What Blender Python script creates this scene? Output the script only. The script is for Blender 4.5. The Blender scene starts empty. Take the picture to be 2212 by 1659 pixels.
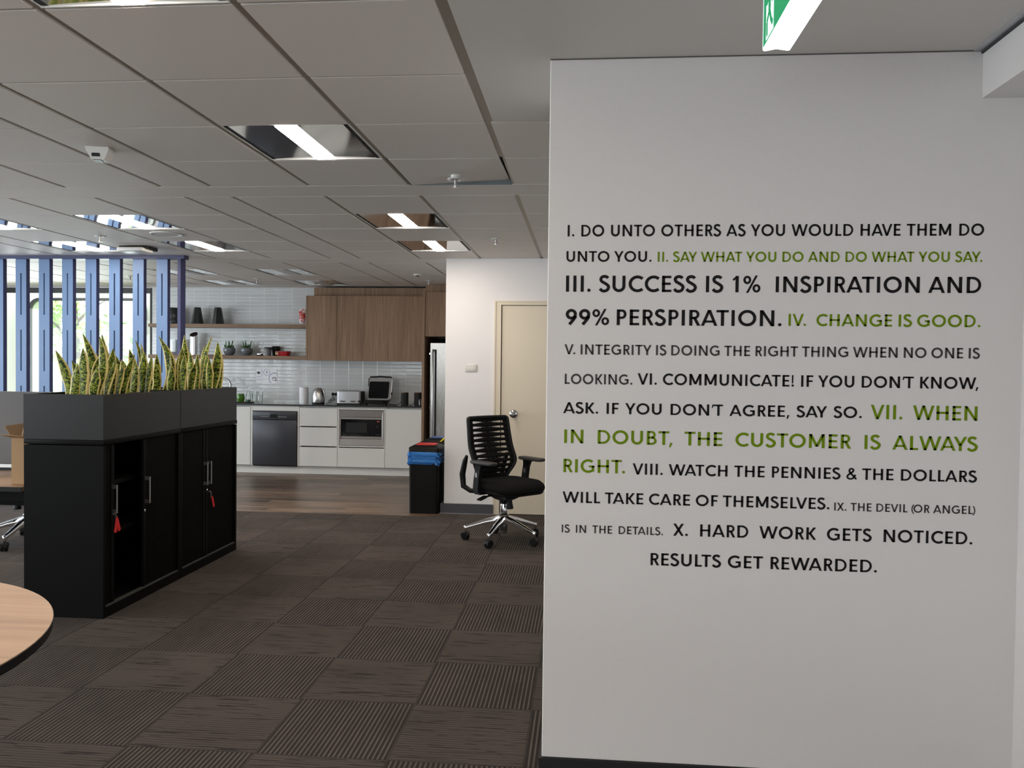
import bpy, bmesh, math, random
from mathutils import Vector, Matrix

# ------------------------------------------------------------ camera, world, lights, exposure
SC = bpy.context.scene
COL = SC.collection
F_PX, YAW, PITCH, ROLL, CAM_Z = 1773.29, .0885, .0221, .0119, 1.451

def make_camera():
    f = Vector((-math.sin(YAW)*math.cos(PITCH), math.cos(YAW)*math.cos(PITCH), -math.sin(PITCH)))
    r = Vector((math.cos(YAW), math.sin(YAW), 0)); u = r.cross(f)
    c, s = math.cos(ROLL), math.sin(ROLL)
    r2 = r*c + u*s; u2 = u*c - r*s
    cam = bpy.data.cameras.new('camera'); ob = bpy.data.objects.new('camera', cam); COL.objects.link(ob)
    m = Matrix((r2, u2, -f)).transposed().to_4x4(); m.translation = (0, 0, CAM_Z)
    ob.matrix_world = m
    cam.sensor_width = 36; cam.sensor_fit = 'HORIZONTAL'; cam.lens = 36*F_PX/2212
    cam.clip_start = .05; cam.clip_end = 200
    SC.camera = ob
make_camera()

W = bpy.data.worlds.new('world'); SC.world = W; W.use_nodes = True
_bg = W.node_tree.nodes['Background']
_bg.inputs[0].default_value = (.86, .95, 1, 1); _bg.inputs[1].default_value = 4.2

def area(name, loc, rot, sx, sy, watts, color=(1, 1, 1)):
    l = bpy.data.lights.new(name, 'AREA'); l.shape = 'RECTANGLE'; l.size = sx; l.size_y = sy
    l.energy = watts; l.color = color
    o = bpy.data.objects.new(name, l); COL.objects.link(o); o.location = loc; o.rotation_euler = rot
    return o
P2 = math.pi/2
# daylight through the long window band in the side wall, and through the windows behind the camera
area('daylight_side_window', (-8.9, 3.0, 1.35), (0, -P2, 0), 1.3, 12.5, 315, (.88, .95, 1))
area('daylight_window_behind', (-4.6, -4.4, 1.3), (P2, 0, 0), 4.0, 1.3, 16, (.92, .96, 1))
area('daylight_kitchen_window', (-7.55, 10.9, 1.35), (-P2+.35, 0, 0), 2.6, 1.7, 90, (.90, .97, 1))
# fill lamps out of view, added to grade the light on the lettered wall
for i, (x, y) in enumerate(((-1.32, -1.4), (-1.32, -3.1), (-4.6, .4), (-4.6, -2.0), (-6.6, 3), (.2, -2.4))):
    area('unseen_fill_lamp', (x, y, 2.45), (0, 0, 0), .1, .6, 24, (1, .86, .73))

VS = SC.view_settings
VS.view_transform = 'Standard'; VS.look = 'None'; VS.gamma = 1; VS.use_curve_mapping = False
VS.exposure = 0.0
CY = SC.cycles
CY.use_denoising = True
try: CY.denoiser = 'OPENIMAGEDENOISE'
except Exception: pass
CY.max_bounces = 7; CY.diffuse_bounces = 4; CY.glossy_bounces = 4; CY.transmission_bounces = 6
CY.transparent_max_bounces = 8; CY.caustics_reflective = False; CY.caustics_refractive = False
CY.sample_clamp_indirect = 6

# ------------------------------------------------------------ materials
MATS = {}
def new_mat(name):
    m = bpy.data.materials.new(name); m.use_nodes = True
    b = m.node_tree.nodes['Principled BSDF']
    return m, m.node_tree, b
def lin(c):
    return tuple((v/12.92 if v <= .04045 else ((v+.055)/1.055)**2.4) for v in c)
def mat(name, color, rough=.5, metal=0, spec=.5, emit=None, estr=0, bump=0, bscale=200, trans=0, ior=1.45, coat=0, alpha=1, aniso=0):
    if name in MATS: return MATS[name]
    m, nt, b = new_mat(name)
    b.inputs['Base Color'].default_value = (*color, 1); b.inputs['Roughness'].default_value = rough
    b.inputs['Metallic'].default_value = metal; b.inputs['Specular IOR Level'].default_value = spec
    b.inputs['IOR'].default_value = ior
    if trans: b.inputs['Transmission Weight'].default_value = trans
    if coat: b.inputs['Coat Weight'].default_value = coat
    if alpha < 1: b.inputs['Alpha'].default_value = alpha
    if emit:
        b.inputs['Emission Color'].default_value = (*emit, 1); b.inputs['Emission Strength'].default_value = estr
    # every surface gets a little procedural variation
    tc = nt.nodes.new('ShaderNodeTexCoord'); n = nt.nodes.new('ShaderNodeTexNoise')
    n.inputs['Scale'].default_value = bscale; n.inputs['Detail'].default_value = 3
    nt.links.new(tc.outputs['Object'], n.inputs['Vector'])
    if bump:
        bp = nt.nodes.new('ShaderNodeBump'); bp.inputs['Strength'].default_value = bump; bp.inputs['Distance'].default_value = .002
        nt.links.new(n.outputs['Fac'], bp.inputs['Height']); nt.links.new(bp.outputs['Normal'], b.inputs['Normal'])
    else:
        mr = nt.nodes.new('ShaderNodeMapRange'); mr.inputs[3].default_value = max(0, rough-.03); mr.inputs[4].default_value = min(1, rough+.03)
        nt.links.new(n.outputs['Fac'], mr.inputs[0]); nt.links.new(mr.outputs[0], b.inputs['Roughness'])
    MATS[name] = m
    return m
class NT:
    """small helper to wire nodes"""
    def __init__(s, nt): s.nt = nt
    def n(s, t, **kw):
        nd = s.nt.nodes.new(t)
        for k, v in kw.items(): setattr(nd, k, v)
        return nd
    def l(s, a, b): s.nt.links.new(a, b)
    def math(s, op, a, b=None, c=None):
        nd = s.n('ShaderNodeMath', operation=op)
        for i, v in enumerate((a, b, c)):
            if v is None: continue
            if hasattr(v, 'links'): s.l(v, nd.inputs[i])
            else: nd.inputs[i].default_value = v
        return nd.outputs[0]
    def mix(s, fac, a, b):
        nd = s.n('ShaderNodeMix', data_type='RGBA')
        if hasattr(fac, 'links'): s.l(fac, nd.inputs[0])
        else: nd.inputs[0].default_value = fac
        for k, v in ((6, a), (7, b)):
            if hasattr(v, 'links'): s.l(v, nd.inputs[k])
            else: nd.inputs[k].default_value = (*v, 1)
        return nd.outputs[2]
    def ramp(s, fac, stops):
        nd = s.n('ShaderNodeValToRGB'); s.l(fac, nd.inputs[0])
        e = nd.color_ramp.elements
        while len(e) < len(stops): e.new(.5)
        for i, (p, c) in enumerate(stops): e[i].position = p; e[i].color = (*c, 1)
        return nd.outputs[0]
    def noise(s, vec, scale, detail=3, rough=.55, dist=0):
        nd = s.n('ShaderNodeTexNoise'); s.l(vec, nd.inputs['Vector'])
        nd.inputs['Scale'].default_value = scale; nd.inputs['Detail'].default_value = detail
        nd.inputs['Roughness'].default_value = rough; nd.inputs['Distortion'].default_value = dist
        return nd.outputs['Fac']
    def vec(s, x, y, z):
        nd = s.n('ShaderNodeCombineXYZ')
        for i, v in enumerate((x, y, z)):
            if hasattr(v, 'links'): s.l(v, nd.inputs[i])
            else: nd.inputs[i].default_value = v
        return nd.outputs[0]
    def pos(s):
        g = s.n('ShaderNodeNewGeometry'); sp = s.n('ShaderNodeSeparateXYZ'); s.l(g.outputs['Position'], sp.inputs[0])
        return g.outputs['Position'], sp.outputs[0], sp.outputs[1], sp.outputs[2]
    def obj(s):
        g = s.n('ShaderNodeTexCoord'); sp = s.n('ShaderNodeSeparateXYZ'); s.l(g.outputs['Object'], sp.inputs[0])
        return g.outputs['Object'], sp.outputs[0], sp.outputs[1], sp.outputs[2]
    def bump(s, b, h, strength, dist=.002):
        bp = s.n('ShaderNodeBump'); bp.inputs['Strength'].default_value = strength; bp.inputs['Distance'].default_value = dist
        s.l(h, bp.inputs['Height']); s.l(bp.outputs[0], b.inputs['Normal'])

def wall_paint(name, color, bump=.25, scale=260):
    m, nt, b = new_mat(name); k = NT(nt); p, x, y, z = k.pos()
    n1 = k.noise(p, scale, 3); n2 = k.noise(p, scale*.22, 2)
    b.inputs['Roughness'].default_value = .55; b.inputs['Base Color'].default_value = (*color, 1)
    b.inputs['Specular IOR Level'].default_value = .3
    k.bump(b, k.math('ADD', n1, k.math('MULTIPLY', n2, 1.4)), bump, .0012)
    return m
def carpet_mat():
    m, nt, b = new_mat('carpet_tiles'); k = NT(nt); p, x, y, z = k.pos()
    u = k.math('DIVIDE', k.math('ADD', x, .7039+50), .5); v = k.math('DIVIDE', k.math('ADD', y, -2.9274+50), .5)
    fu = k.math('FLOOR', u); fv = k.math('FLOOR', v)
    par = k.math('MODULO', k.math('ADD', fu, fv), 2)          # quarter-turn laying
    par = k.math('GREATER_THAN', par, .5)
    lu = k.math('FRACT', u); lv = k.math('FRACT', v)
    def sel(a, c):   # par ? a : c
        return k.math('ADD', k.math('MULTIPLY', par, a), k.math('MULTIPLY', k.math('SUBTRACT', 1, par), c))
    across = sel(lu, lv); along = sel(lv, lu)
    tid = k.math('ADD', k.math('MULTIPLY', fu, 7.31), k.math('MULTIPLY', fv, 3.77))
    # loop rows
    rows = k.math('MULTIPLY', across, 27)
    saw = k.math('ABSOLUTE', k.math('SUBTRACT', k.math('FRACT', rows), .5))     # 0 in the groove centre .. .5
    line = k.math('MULTIPLY', saw, 2)
    streak = k.noise(k.vec(k.math('MULTIPLY', k.math('FLOOR', rows), 5.3), k.math('MULTIPLY', along, 3.2), tid), 1.0, 2)
    streak2 = k.noise(k.vec(k.math('MULTIPLY', across, 46), k.math('MULTIPLY', along, 2.2), tid), 1.0, 3)
    fine = k.noise(p, 420, 2)
    patch = k.noise(p, 2.2, 2)
    a = k.math('MULTIPLY', k.math('POWER', line, 2.2), k.math('ADD', .35, streak))
    # tiles whose rows run along the room show strong light lines, the turned ones show dark dashes
    tone1 = k.math('ADD', .22, k.math('MULTIPLY', a, 1.0))
    dash = k.math('MULTIPLY', k.math('GREATER_THAN', streak2, .60), .40)
    tone2 = k.math('ADD', k.math('SUBTRACT', .62, dash), k.math('MULTIPLY', k.math('SUBTRACT', line, .5), .22))
    tone = sel(tone1, tone2)
    tone = k.math('ADD', tone, k.math('MULTIPLY', k.math('SUBTRACT', fine, .5), .55))
    tone = k.math('ADD', tone, k.math('MULTIPLY', k.math('SUBTRACT', patch, .5), .25))
    edge = k.math('MINIMUM', k.math('MINIMUM', lu, k.math('SUBTRACT', 1, lu)), k.math('MINIMUM', lv, k.math('SUBTRACT', 1, lv)))
    seam = k.math('LESS_THAN', edge, .006)
    tone = k.math('MULTIPLY', tone, k.math('SUBTRACT', 1, k.math('MULTIPLY', seam, .35)))
    c = k.ramp(tone, [(0, (.016, .0135, .0125)), (.5, (.056, .047, .042)), (1, (.165, .138, .117))])
    k.l(c, b.inputs['Base Color']); b.inputs['Roughness'].default_value = .95; b.inputs['Specular IOR Level'].default_value = .12
    k.bump(b, k.math('ADD', k.math('MULTIPLY', line, .6), fine), .5, .003)
    return m
def plank_mat():
    m, nt, b = new_mat('timber_planks'); k = NT(nt); p, x, y, z = k.pos()
    r = k.math('DIVIDE', y, .15); fr = k.math('FLOOR', r); l = k.math('FRACT', r)
    off = k.math('MULTIPLY', k.math('FRACT', k.math('MULTIPLY', fr, .377)), 1.2)
    q = k.math('DIVIDE', k.math('ADD', x, off), 1.2); fq = k.math('FLOOR', q); lq = k.math('FRACT', q)
    tid = k.math('ADD', k.math('MULTIPLY', fr, 3.1), k.math('MULTIPLY', fq, 7.7))
    g = k.noise(k.vec(k.math('MULTIPLY', x, 1.3), k.math('MULTIPLY', y, 19), tid), 1.0, 4, .6, .5)
    t = k.math('FRACT', k.math('MULTIPLY', k.math('SINE', tid), 43.7))
    tone = k.math('ADD', k.math('MULTIPLY', g, .8), k.math('MULTIPLY', t, .25))
    c = k.ramp(tone, [(.30, (.030, .018, .011)), (.55, (.150, .098, .064)), (.80, (.34, .235, .160))])
    e = k.math('MAXIMUM', k.math('LESS_THAN', l, .015), k.math('LESS_THAN', lq, .002))
    k.l(k.mix(e, c, (.03, .02, .014)), b.inputs['Base Color'])
    b.inputs['Roughness'].default_value = .34; b.inputs['Specular IOR Level'].default_value = .45
    k.bump(b, g, .08)
    return m
def wood_mat(name, dark, mid, light, axis='z', rough=.5, fs=60, ls=2.0):
    """laminate with its grain along one axis"""
    m, nt, b = new_mat(name); k = NT(nt); p, x, y, z = k.obj()
    X, Y, Z = [k.math('MULTIPLY', c, (ls if a == axis else fs)) for a, c in (('x', x), ('y', y), ('z', z))]
    g = k.noise(k.vec(X, Y, Z), 1.0, 4, .65, .4)
    X2, Y2, Z2 = [k.math('MULTIPLY', c, (.5 if a == axis else 7)) for a, c in (('x', x), ('y', y), ('z', z))]
    g2 = k.noise(k.vec(X2, Y2, Z2), 1.0, 2)
    tone = k.math('ADD', k.math('MULTIPLY', g, .7), k.math('MULTIPLY', g2, .4))
    c = k.ramp(tone, [(.32, dark), (.55, mid), (.78, light)])
    k.l(c, b.inputs['Base Color']); b.inputs['Roughness'].default_value = rough; b.inputs['Specular IOR Level'].default_value = .35
    k.bump(b, g, .05)
    return m
def tile_mat():
    m, nt, b = new_mat('splashback_tiles'); k = NT(nt); p, x, y, z = k.pos()
    u = k.math('DIVIDE', k.math('ADD', x, 20.025), .2); v = k.math('DIVIDE', k.math('ADD', z, 10.0), .05)
    lu = k.math('FRACT', u); lv = k.math('FRACT', v)
    du = k.math('MULTIPLY', k.math('MINIMUM', lu, k.math('SUBTRACT', 1, lu)), .2)
    dv = k.math('MULTIPLY', k.math('MINIMUM', lv, k.math('SUBTRACT', 1, lv)), .05)
    d = k.math('MINIMUM', du, dv)
    gr = k.math('LESS_THAN', d, .0013)
    vg = k.math('LESS_THAN', du, .0024)
    tid = k.math('ADD', k.math('MULTIPLY', k.math('FLOOR', u), 5.17), k.math('MULTIPLY', k.math('FLOOR', v), 9.31))
    rnd = k.math('FRACT', k.math('MULTIPLY', k.math('SINE', tid), 917.3))
    base = k.mix(rnd, (.59, .61, .60), (.63, .645, .64))
    c = k.mix(gr, base, (.42, .43, .43)); c = k.mix(vg, c, (.80, .81, .81))
    k.l(c, b.inputs['Base Color'])
    b.inputs['Roughness'].default_value = .10; b.inputs['Specular IOR Level'].default_value = .5
    wob = k.noise(k.vec(k.math('MULTIPLY', x, 9), k.math('MULTIPLY', tid, 1.3), k.math('MULTIPLY', z, 26)), 1.0, 2)
    h = k.math('ADD', k.math('MULTIPLY', k.math('MINIMUM', d, .006), 160), k.math('MULTIPLY', wob, 1.8))
    k.bump(b, h, .16, .004)
    return m
def leaf_mat():
    m, nt, b = new_mat('snake_plant_leaf'); k = NT(nt)
    uv = k.n('ShaderNodeUVMap'); sp = k.n('ShaderNodeSeparateXYZ'); k.l(uv.outputs[0], sp.inputs[0])
    u, v = sp.outputs[0], sp.outputs[1]
    au = k.math('ABSOLUTE', k.math('MULTIPLY', k.math('SUBTRACT', u, .5), 2))
    p, x, y, z = k.pos()
    n = k.noise(p, 55, 2)
    band = k.noise(k.vec(k.math('MULTIPLY', u, 3.2), k.math('MULTIPLY', v, 34), k.math('MULTIPLY', x, 12)), 1.0, 2, .6, 1.0)
    green = k.ramp(band, [(.41, (.008, .018, .004)), (.48, (.045, .075, .008)), (.57, (.31, .37, .035))])
    thr = k.math('ADD', .60, k.math('MULTIPLY', n, .2))
    marg = k.math('GREATER_THAN', au, thr)
    k.l(k.mix(marg, green, (.72, .58, .22)), b.inputs['Base Color'])
    b.inputs['Roughness'].default_value = .55; b.inputs['Specular IOR Level'].default_value = .2
    return m
def glass_mat(name, tint=(1, 1, 1), reflect=.9):
    m = bpy.data.materials.new(name); m.use_nodes = True; nt = m.node_tree; nt.nodes.clear(); k = NT(nt)
    o = k.n('ShaderNodeOutputMaterial'); t = k.n('ShaderNodeBsdfTransparent'); g = k.n('ShaderNodeBsdfGlossy')
    t.inputs[0].default_value = (*tint, 1); g.inputs['Roughness'].default_value = .02
    fr = k.n('ShaderNodeFresnel'); fr.inputs[0].default_value = 1.45; mx = k.n('ShaderNodeMixShader')
    k.l(k.math('MULTIPLY', fr.outputs[0], reflect), mx.inputs[0]); k.l(t.outputs[0], mx.inputs[1]); k.l(g.outputs[0], mx.inputs[2])
    k.l(mx.outputs[0], o.inputs[0])
    return m
def brushed(name, color, rough=.28, axis='z'):
    m, nt, b = new_mat(name); k = NT(nt); p, x, y, z = k.obj()
    X, Y, Z = [k.math('MULTIPLY', c, (3 if a == axis else 500)) for a, c in (('x', x), ('y', y), ('z', z))]
    g = k.noise(k.vec(X, Y, Z), 1.0, 2)
    b.inputs['Base Color'].default_value = (*color, 1); b.inputs['Metallic'].default_value = 1
    mr = k.n('ShaderNodeMapRange'); mr.inputs[3].default_value = rough-.06; mr.inputs[4].default_value = rough+.08
    k.l(g, mr.inputs[0]); k.l(mr.outputs[0], b.inputs['Roughness']); k.bump(b, g, .006, .0004)
    return m

M_WALL = wall_paint('white_wall_paint', (.74, .72, .715))
M_TEXTWALL = wall_paint('rolled_wall_paint', (.68, .655, .645), .45, 190)
M_CEIL = wall_paint('ceiling_panel', (.70, .655, .61), .10, 500)
M_GRID = mat('ceiling_grid_metal', (.36, .33, .28), .45, .3)
M_SOFFIT = wall_paint('ceiling_plaster', (.62, .60, .57), .05, 300)
M_CARPET = carpet_mat(); M_PLANK = plank_mat(); M_TILE = tile_mat(); M_LEAF = leaf_mat()
M_WOODV = wood_mat('walnut_laminate', (.145, .083, .046), (.275, .168, .100), (.39, .255, .160), 'z', .5)
M_WOODH = wood_mat('oak_shelf', (.13, .080, .048), (.23, .145, .090), (.32, .21, .135), 'x', .5)
M_TABLE = wood_mat('light_oak_laminate', (.34, .205, .120), (.50, .32, .195), (.60, .40, .255), 'x', .42, 30, 1.2)
M_BLACKMETAL = mat('black_powder_coat', (.0035, .0034, .0033), .5, 0, .10, bump=.06, bscale=900)
M_PLANTER = mat('charcoal_powder_coat', (.0135, .0155, .0155), .36, 0, .32, bump=.05, bscale=900)
M_DARK = mat('dark_interior', (.006, .006, .006), .8)
M_BLACKPL = mat('black_plastic', (.0075, .0075, .008), .45, 0, .25)
M_BLACKFAB = mat('black_fabric', (.011, .0105, .010), .95, 0, .1, bump=.4, bscale=1500)
M_CHROME = mat('chrome', (.80, .80, .81), .09, 1)
M_STEEL = brushed('brushed_steel', (.42, .385, .36), .3, 'x')
M_STEELV = brushed('brushed_steel_upright', (.56, .555, .54), .26, 'z')
M_SILVER = mat('silver_handle', (.45, .44, .43), .35, 1)
M_WHITECAB = mat('white_cabinet_laminate', (.77, .765, .73), .35)
M_BLUE = mat('blue_slat_paint', (.125, .212, .39), .45)
M_NAVY = mat('navy_frame_paint', (.036, .043, .112), .45)
M_DOOR = mat('cream_door_paint', (.68, .60, .47), .4)
M_SKIRT = mat('grey_skirting', (.056, .056, .064), .5)
M_BLACKTRIM = mat('black_skirting', (.010, .009, .010), .6)
M_RED = mat('red_plastic', (.55, .018, .02), .35)
M_WINFRAME = mat('black_window_frame', (.015, .015, .016), .4)
M_GLASS = glass_mat('window_glass', (.97, .99, .98), .8)
M_CLEAR = glass_mat('clear_glassware', (.975, .99, .982), .8)
M_DIFF = mat('lit_diffuser', (.9, .9, .9), .5, emit=(1, .88, .77), estr=74)
M_DIFFOFF = mat('unlit_diffuser', (.75, .77, .78), .4)
M_MIRROR = mat('troffer_reflector', (.80, .79, .77), .06, 1)
M_WHITEPL = mat('white_plastic', (.72, .72, .70), .4)
M_PAPER = mat('white_paper', (.90, .91, .94), .7)
M_CARD = mat('kraft_cardboard', (.40, .255, .135), .8, bump=.1, bscale=300)
M_FELT = mat('grey_felt', (.20, .202, .21), 1.0, 0, .1, bump=.6, bscale=260)

# ------------------------------------------------------------ mesh helpers
class MB:
    def __init__(s): s.bm = bmesh.new(); s.uv = None; s.mi = 0
    def _f(s, vs):
        try:
            f = s.bm.faces.new(vs); f.material_index = s.mi; return f
        except ValueError: return None
    def box(s, x0, x1, y0, y1, z0, z1, bev=0, seg=2):
        vs = [s.bm.verts.new((x, y, z)) for x in (x0, x1) for y in (y0, y1) for z in (z0, z1)]
        fs = [s._f([vs[i] for i in q]) for q in ((0, 1, 3, 2), (4, 6, 7, 5), (0, 4, 5, 1), (2, 3, 7, 6), (0, 2, 6, 4), (1, 5, 7, 3))]
        if bev:
            es = list({e for f in fs for e in f.edges})
            r = bmesh.ops.bevel(s.bm, geom=es, offset=bev, segments=seg, affect='EDGES', profile=.5)
            for f in r['faces']: f.material_index = s.mi
        return s
    def boxes(s, *bs):
        for i, b in enumerate(bs):            # hair's-breadth inset so that touching boxes never share a face plane
            e = i*.00007; b = list(b)
            for q in (0, 2, 4): b[q] += e; b[q+1] -= e
            s.box(*b)
        return s
    def loft(s, rings, cap=True, closed=True):
        vr = [[s.bm.verts.new(p) for p in r] for r in rings]
        n = len(vr[0])
        for a, b in zip(vr, vr[1:]):
            for i in range(n if closed else n-1):
                j = (i+1) % n; s._f((a[i], a[j], b[j], b[i]))
        if cap and closed: s._f(vr[0][::-1]); s._f(vr[-1])
        return s
    def lathe(s, prof, c=(0, 0, 0), n=28, cap=True):
        return s.loft([[(c[0]+r*math.cos(2*math.pi*i/n), c[1]+r*math.sin(2*math.pi*i/n), c[2]+z) for i in range(n)] for r, z in prof], cap)
    def tube(s, pts, r, n=10, cap=True):
        pts = [Vector(p) for p in pts]; rs = r if hasattr(r, '__len__') else [r]*len(pts)
        rings = []; up = None
        for i, p in enumerate(pts):
            t = (pts[min(i+1, len(pts)-1)]-pts[max(i-1, 0)]).normalized()
            if up is None: up = Vector((0, 0, 1)) if abs(t.z) < .9 else Vector((1, 0, 0))
            a = t.cross(up)
            if a.length < 1e-5: a = t.cross(Vector((0, 1, 0)))
            a.normalize(); b = a.cross(t).normalized(); up = b
            rings.append([p+(a*math.cos(2*math.pi*k/n)+b*math.sin(2*math.pi*k/n))*rs[i] for k in range(n)])
        return s.loft(rings, cap)
    def prism(s, pts, d):
        """polygon (3-D points) pushed along vector d"""
        d = Vector(d); a = [s.bm.verts.new(p) for p in pts]; b = [s.bm.verts.new(Vector(p)+d) for p in pts]
        n = len(a); s._f(a[::-1]); s._f(b)
        for i in range(n): s._f((a[i], a[(i+1) % n], b[(i+1) % n], b[i]))
        return s
    def grid(s, rows, uvs=None):
        vs = [[s.bm.verts.new(p) for p in r] for r in rows]
        lay = s.bm.loops.layers.uv.verify() if uvs else None
        for i in range(len(vs)-1):
            for j in range(len(vs[0])-1):
                f = s._f((vs[i][j], vs[i][j+1], vs[i+1][j+1], vs[i+1][j]))
                if f and lay:
                    for lp, (a, b) in zip(f.loops, ((i, j), (i, j+1), (i+1, j+1), (i+1, j))): lp[lay].uv = uvs[a][b]
        return s
    def obj(s, name, m, parent=None, world=True, smooth=True, angle=35, solid=0, fixn=True):
        if fixn: bmesh.ops.recalc_face_normals(s.bm, faces=s.bm.faces)
        if parent is not None and world:
            r = parent
            while r.parent: r = r.parent
            bmesh.ops.translate(s.bm, vec=-Vector(r.location), verts=s.bm.verts)
        me = bpy.data.meshes.new(name); s.bm.to_mesh(me); s.bm.free()
        for mm in (m if isinstance(m, (list, tuple)) else [m]): me.materials.append(mm)
        if smooth:
            me.polygons.foreach_set('use_smooth', [True]*len(me.polygons)); me.set_sharp_from_angle(angle=math.radians(angle))
        o = bpy.data.objects.new(name, me); COL.objects.link(o)
        if parent is not None: o.parent = parent
        if solid:
            md = o.modifiers.new('thickness', 'SOLIDIFY'); md.thickness = solid; md.offset = 0
        return o
def rrect(x0, x1, y0, y1, r, n=5):
    out = []
    for cx, cy, a0 in ((x1-r, y1-r, 0), (x0+r, y1-r, 90), (x0+r, y0+r, 180), (x1-r, y0+r, 270)):
        for i in range(n+1):
            a = math.radians(a0+90*i/n); out.append((cx+r*math.cos(a), cy+r*math.sin(a)))
    return out
def tag(o, label, cat, group=None):
    o['label'] = label; o['category'] = cat
    if group: o['group'] = group
    return o
def thing(name, label, cat, loc=(0, 0, 0), rz=0, group=None):
    o = bpy.data.objects.new(name, None); COL.objects.link(o); o.location = loc; o.rotation_euler = (0, 0, rz)
    o.empty_display_size = .05
    return tag(o, label, cat, group)
def struct(o):
    o['kind'] = 'structure'; return o
def part_label(o, label): o['label'] = label; return o
def dup(root, loc, rz, label, group=None):
    r = root.copy(); COL.objects.link(r); r.location = loc; r.rotation_euler = (0, 0, rz); r['label'] = label
    if group: r['group'] = group
    for ch in list(root.children):
        c = ch.copy(); COL.objects.link(c); c.parent = r
        for g in list(ch.children):
            d = g.copy(); COL.objects.link(d); d.parent = c
    return r

# ------------------------------------------------------------ setting
ZC = 2.49
struct(MB().box(-9, 3, -4.5, 7.74, -.08, 0).box(-1.39, 2.3, 7.74, 8.3, -.06, .002).obj('floor_carpet', M_CARPET, smooth=False))
struct(MB().box(-9, 3, 7.74, 11.0, -.08, 0).obj('floor_timber', M_PLANK, smooth=False))

# ceiling: tegular panels dropped below a recessed grid
COLS = [-7.595, -7.0, -6.4, -5.8, -5.195, -4.895, -4.30, -3.70, -3.125, -2.525, -2.22, -1.625, -1.025, -.43, .17, .77, 1.37, 1.97, 2.57]
ROWS = [-4.4, -3.8, -3.2, -2.6, -2.0, -1.68, -1.08, -.48, .12, .72, 1.02, 1.12, 1.72, 2.32, 2.93, 3.51, 4.11, 4.71, 5.0, 5.6, 6.2, 6.83, 7.44, 7.96, 8.26, 8.87, 9.45, 10.07, 10.65, 11.0]
LIT = [(-1.625, 1.72), (-1.625, 3.51), (-1.625, 5.6), (-1.625, 6.83), (-3.70, 5.6), (-3.70, 6.83), (-4.895, 6.83), (-4.895, 5.6)]
OFF = [(-3.70, 8.87), (-3.70, 10.07), (-4.895, 8.87), (-4.895, 10.07)]
holes = {(round(a, 3), round(b, 3)) for a, b in LIT+OFF}
cm = MB(); cm.mi = 1
for q in ((-9, -1.025, -4.5, 11.0), (-.43, 3, -4.5, 11.0), (-1.025, -.43, -4.5, 4.11), (-1.025, -.43, 4.71, 11.0)): cm.box(*q, ZC+.007, ZC+.09)
cm.mi = 3; cm.box(-1.03, -.42, 4.1, 4.72, ZC+.08, ZC+.1); cm.box(-1.025, -.43, 4.706, 4.712, ZC, ZC+.09)
cm.mi = 0
for i in range(len(COLS)-1):
    x0, x1 = COLS[i], COLS[i+1]; strip = x1-x0 < .4
    gx0 = .014; gx1 = .014
    for j in range(len(ROWS)-1):
        y0, y1 = ROWS[j], ROWS[j+1]
        if (round(x0, 3), round(y0, 3)) in holes: continue
        if x0 >= -.44 and y1 < 3.6: continue
        ystrip = (y1-y0) < .4
        g = .004 if (strip or ystrip) else .008
        a, b = (0 if ystrip else gx0), (0 if ystrip else gx1)
        if (x0, y0) == (-1.025, 4.11):      # one panel sits lifted at its far corner
            vs = [(x0+a, y0+g, ZC), (x1-b, y0+g, ZC), (x1-b, y1-.010, ZC+.024), (x0+a, y1-g, ZC)]
            cm.prism(vs, (0, 0, .008)); continue
        cm.box(x0+a, x1-b, y0+g, y1-g, ZC, ZC+.02)
cm.mi = 2
cm.box(-.405, 3, -4.5, 3.495, ZC-.001, ZC+.02)
cm.mi = 0
cm.box(-9, -7.6, -4.5, 11, ZC, ZC+.02)
struct(cm.obj('ceiling', [M_CEIL, M_GRID, M_SOFFIT, mat('plenum_metal', (.16, .19, .20), .6, .2)], smooth=False))

# lettered wall, its skirting and the return wall with the bulkhead
struct(MB().box(-.131, 1.6, 2.80, 3.30, 0.105, ZC, .003, 1).obj('wall_right', M_TEXTWALL, smooth=False))
struct(MB().box(-.141, 1.6, 2.79, 3.31, 0, .105).obj('baseboard_right', M_BLACKTRIM, smooth=False))
struct(MB().box(1.412, 1.6, -4.5, 2.80, 0, 2.335).obj('wall_side_return', M_WALL, smooth=False))
struct(MB().box(1.268, 1.6, -4.5, 2.80, 2.335, ZC-.012).obj('trim_bulkhead', M_WALL, smooth=False))
tr = MB().box(1.238, 1.262, -4.5, 2.80, ZC-.004, ZC); tr.mi = 1; tr.box(1.262, 1.6, -4.5, 2.8, ZC-.012, ZC)
struct(tr.obj('trim_shadow_line', [mat('aluminium_trim', (.50, .51, .53), .35, .4), mat('shadow_gap', (.05, .05, .055), .7)], smooth=False))
struct(MB().box(-.131, 1.262, 2.797, 2.80, ZC-.0045, ZC).obj('wall_head_shadow_line', mat('shadow_gap2', (.10, .095, .09), .7), smooth=False))  # dark strip paints the shadow line where wall meets ceiling
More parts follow.
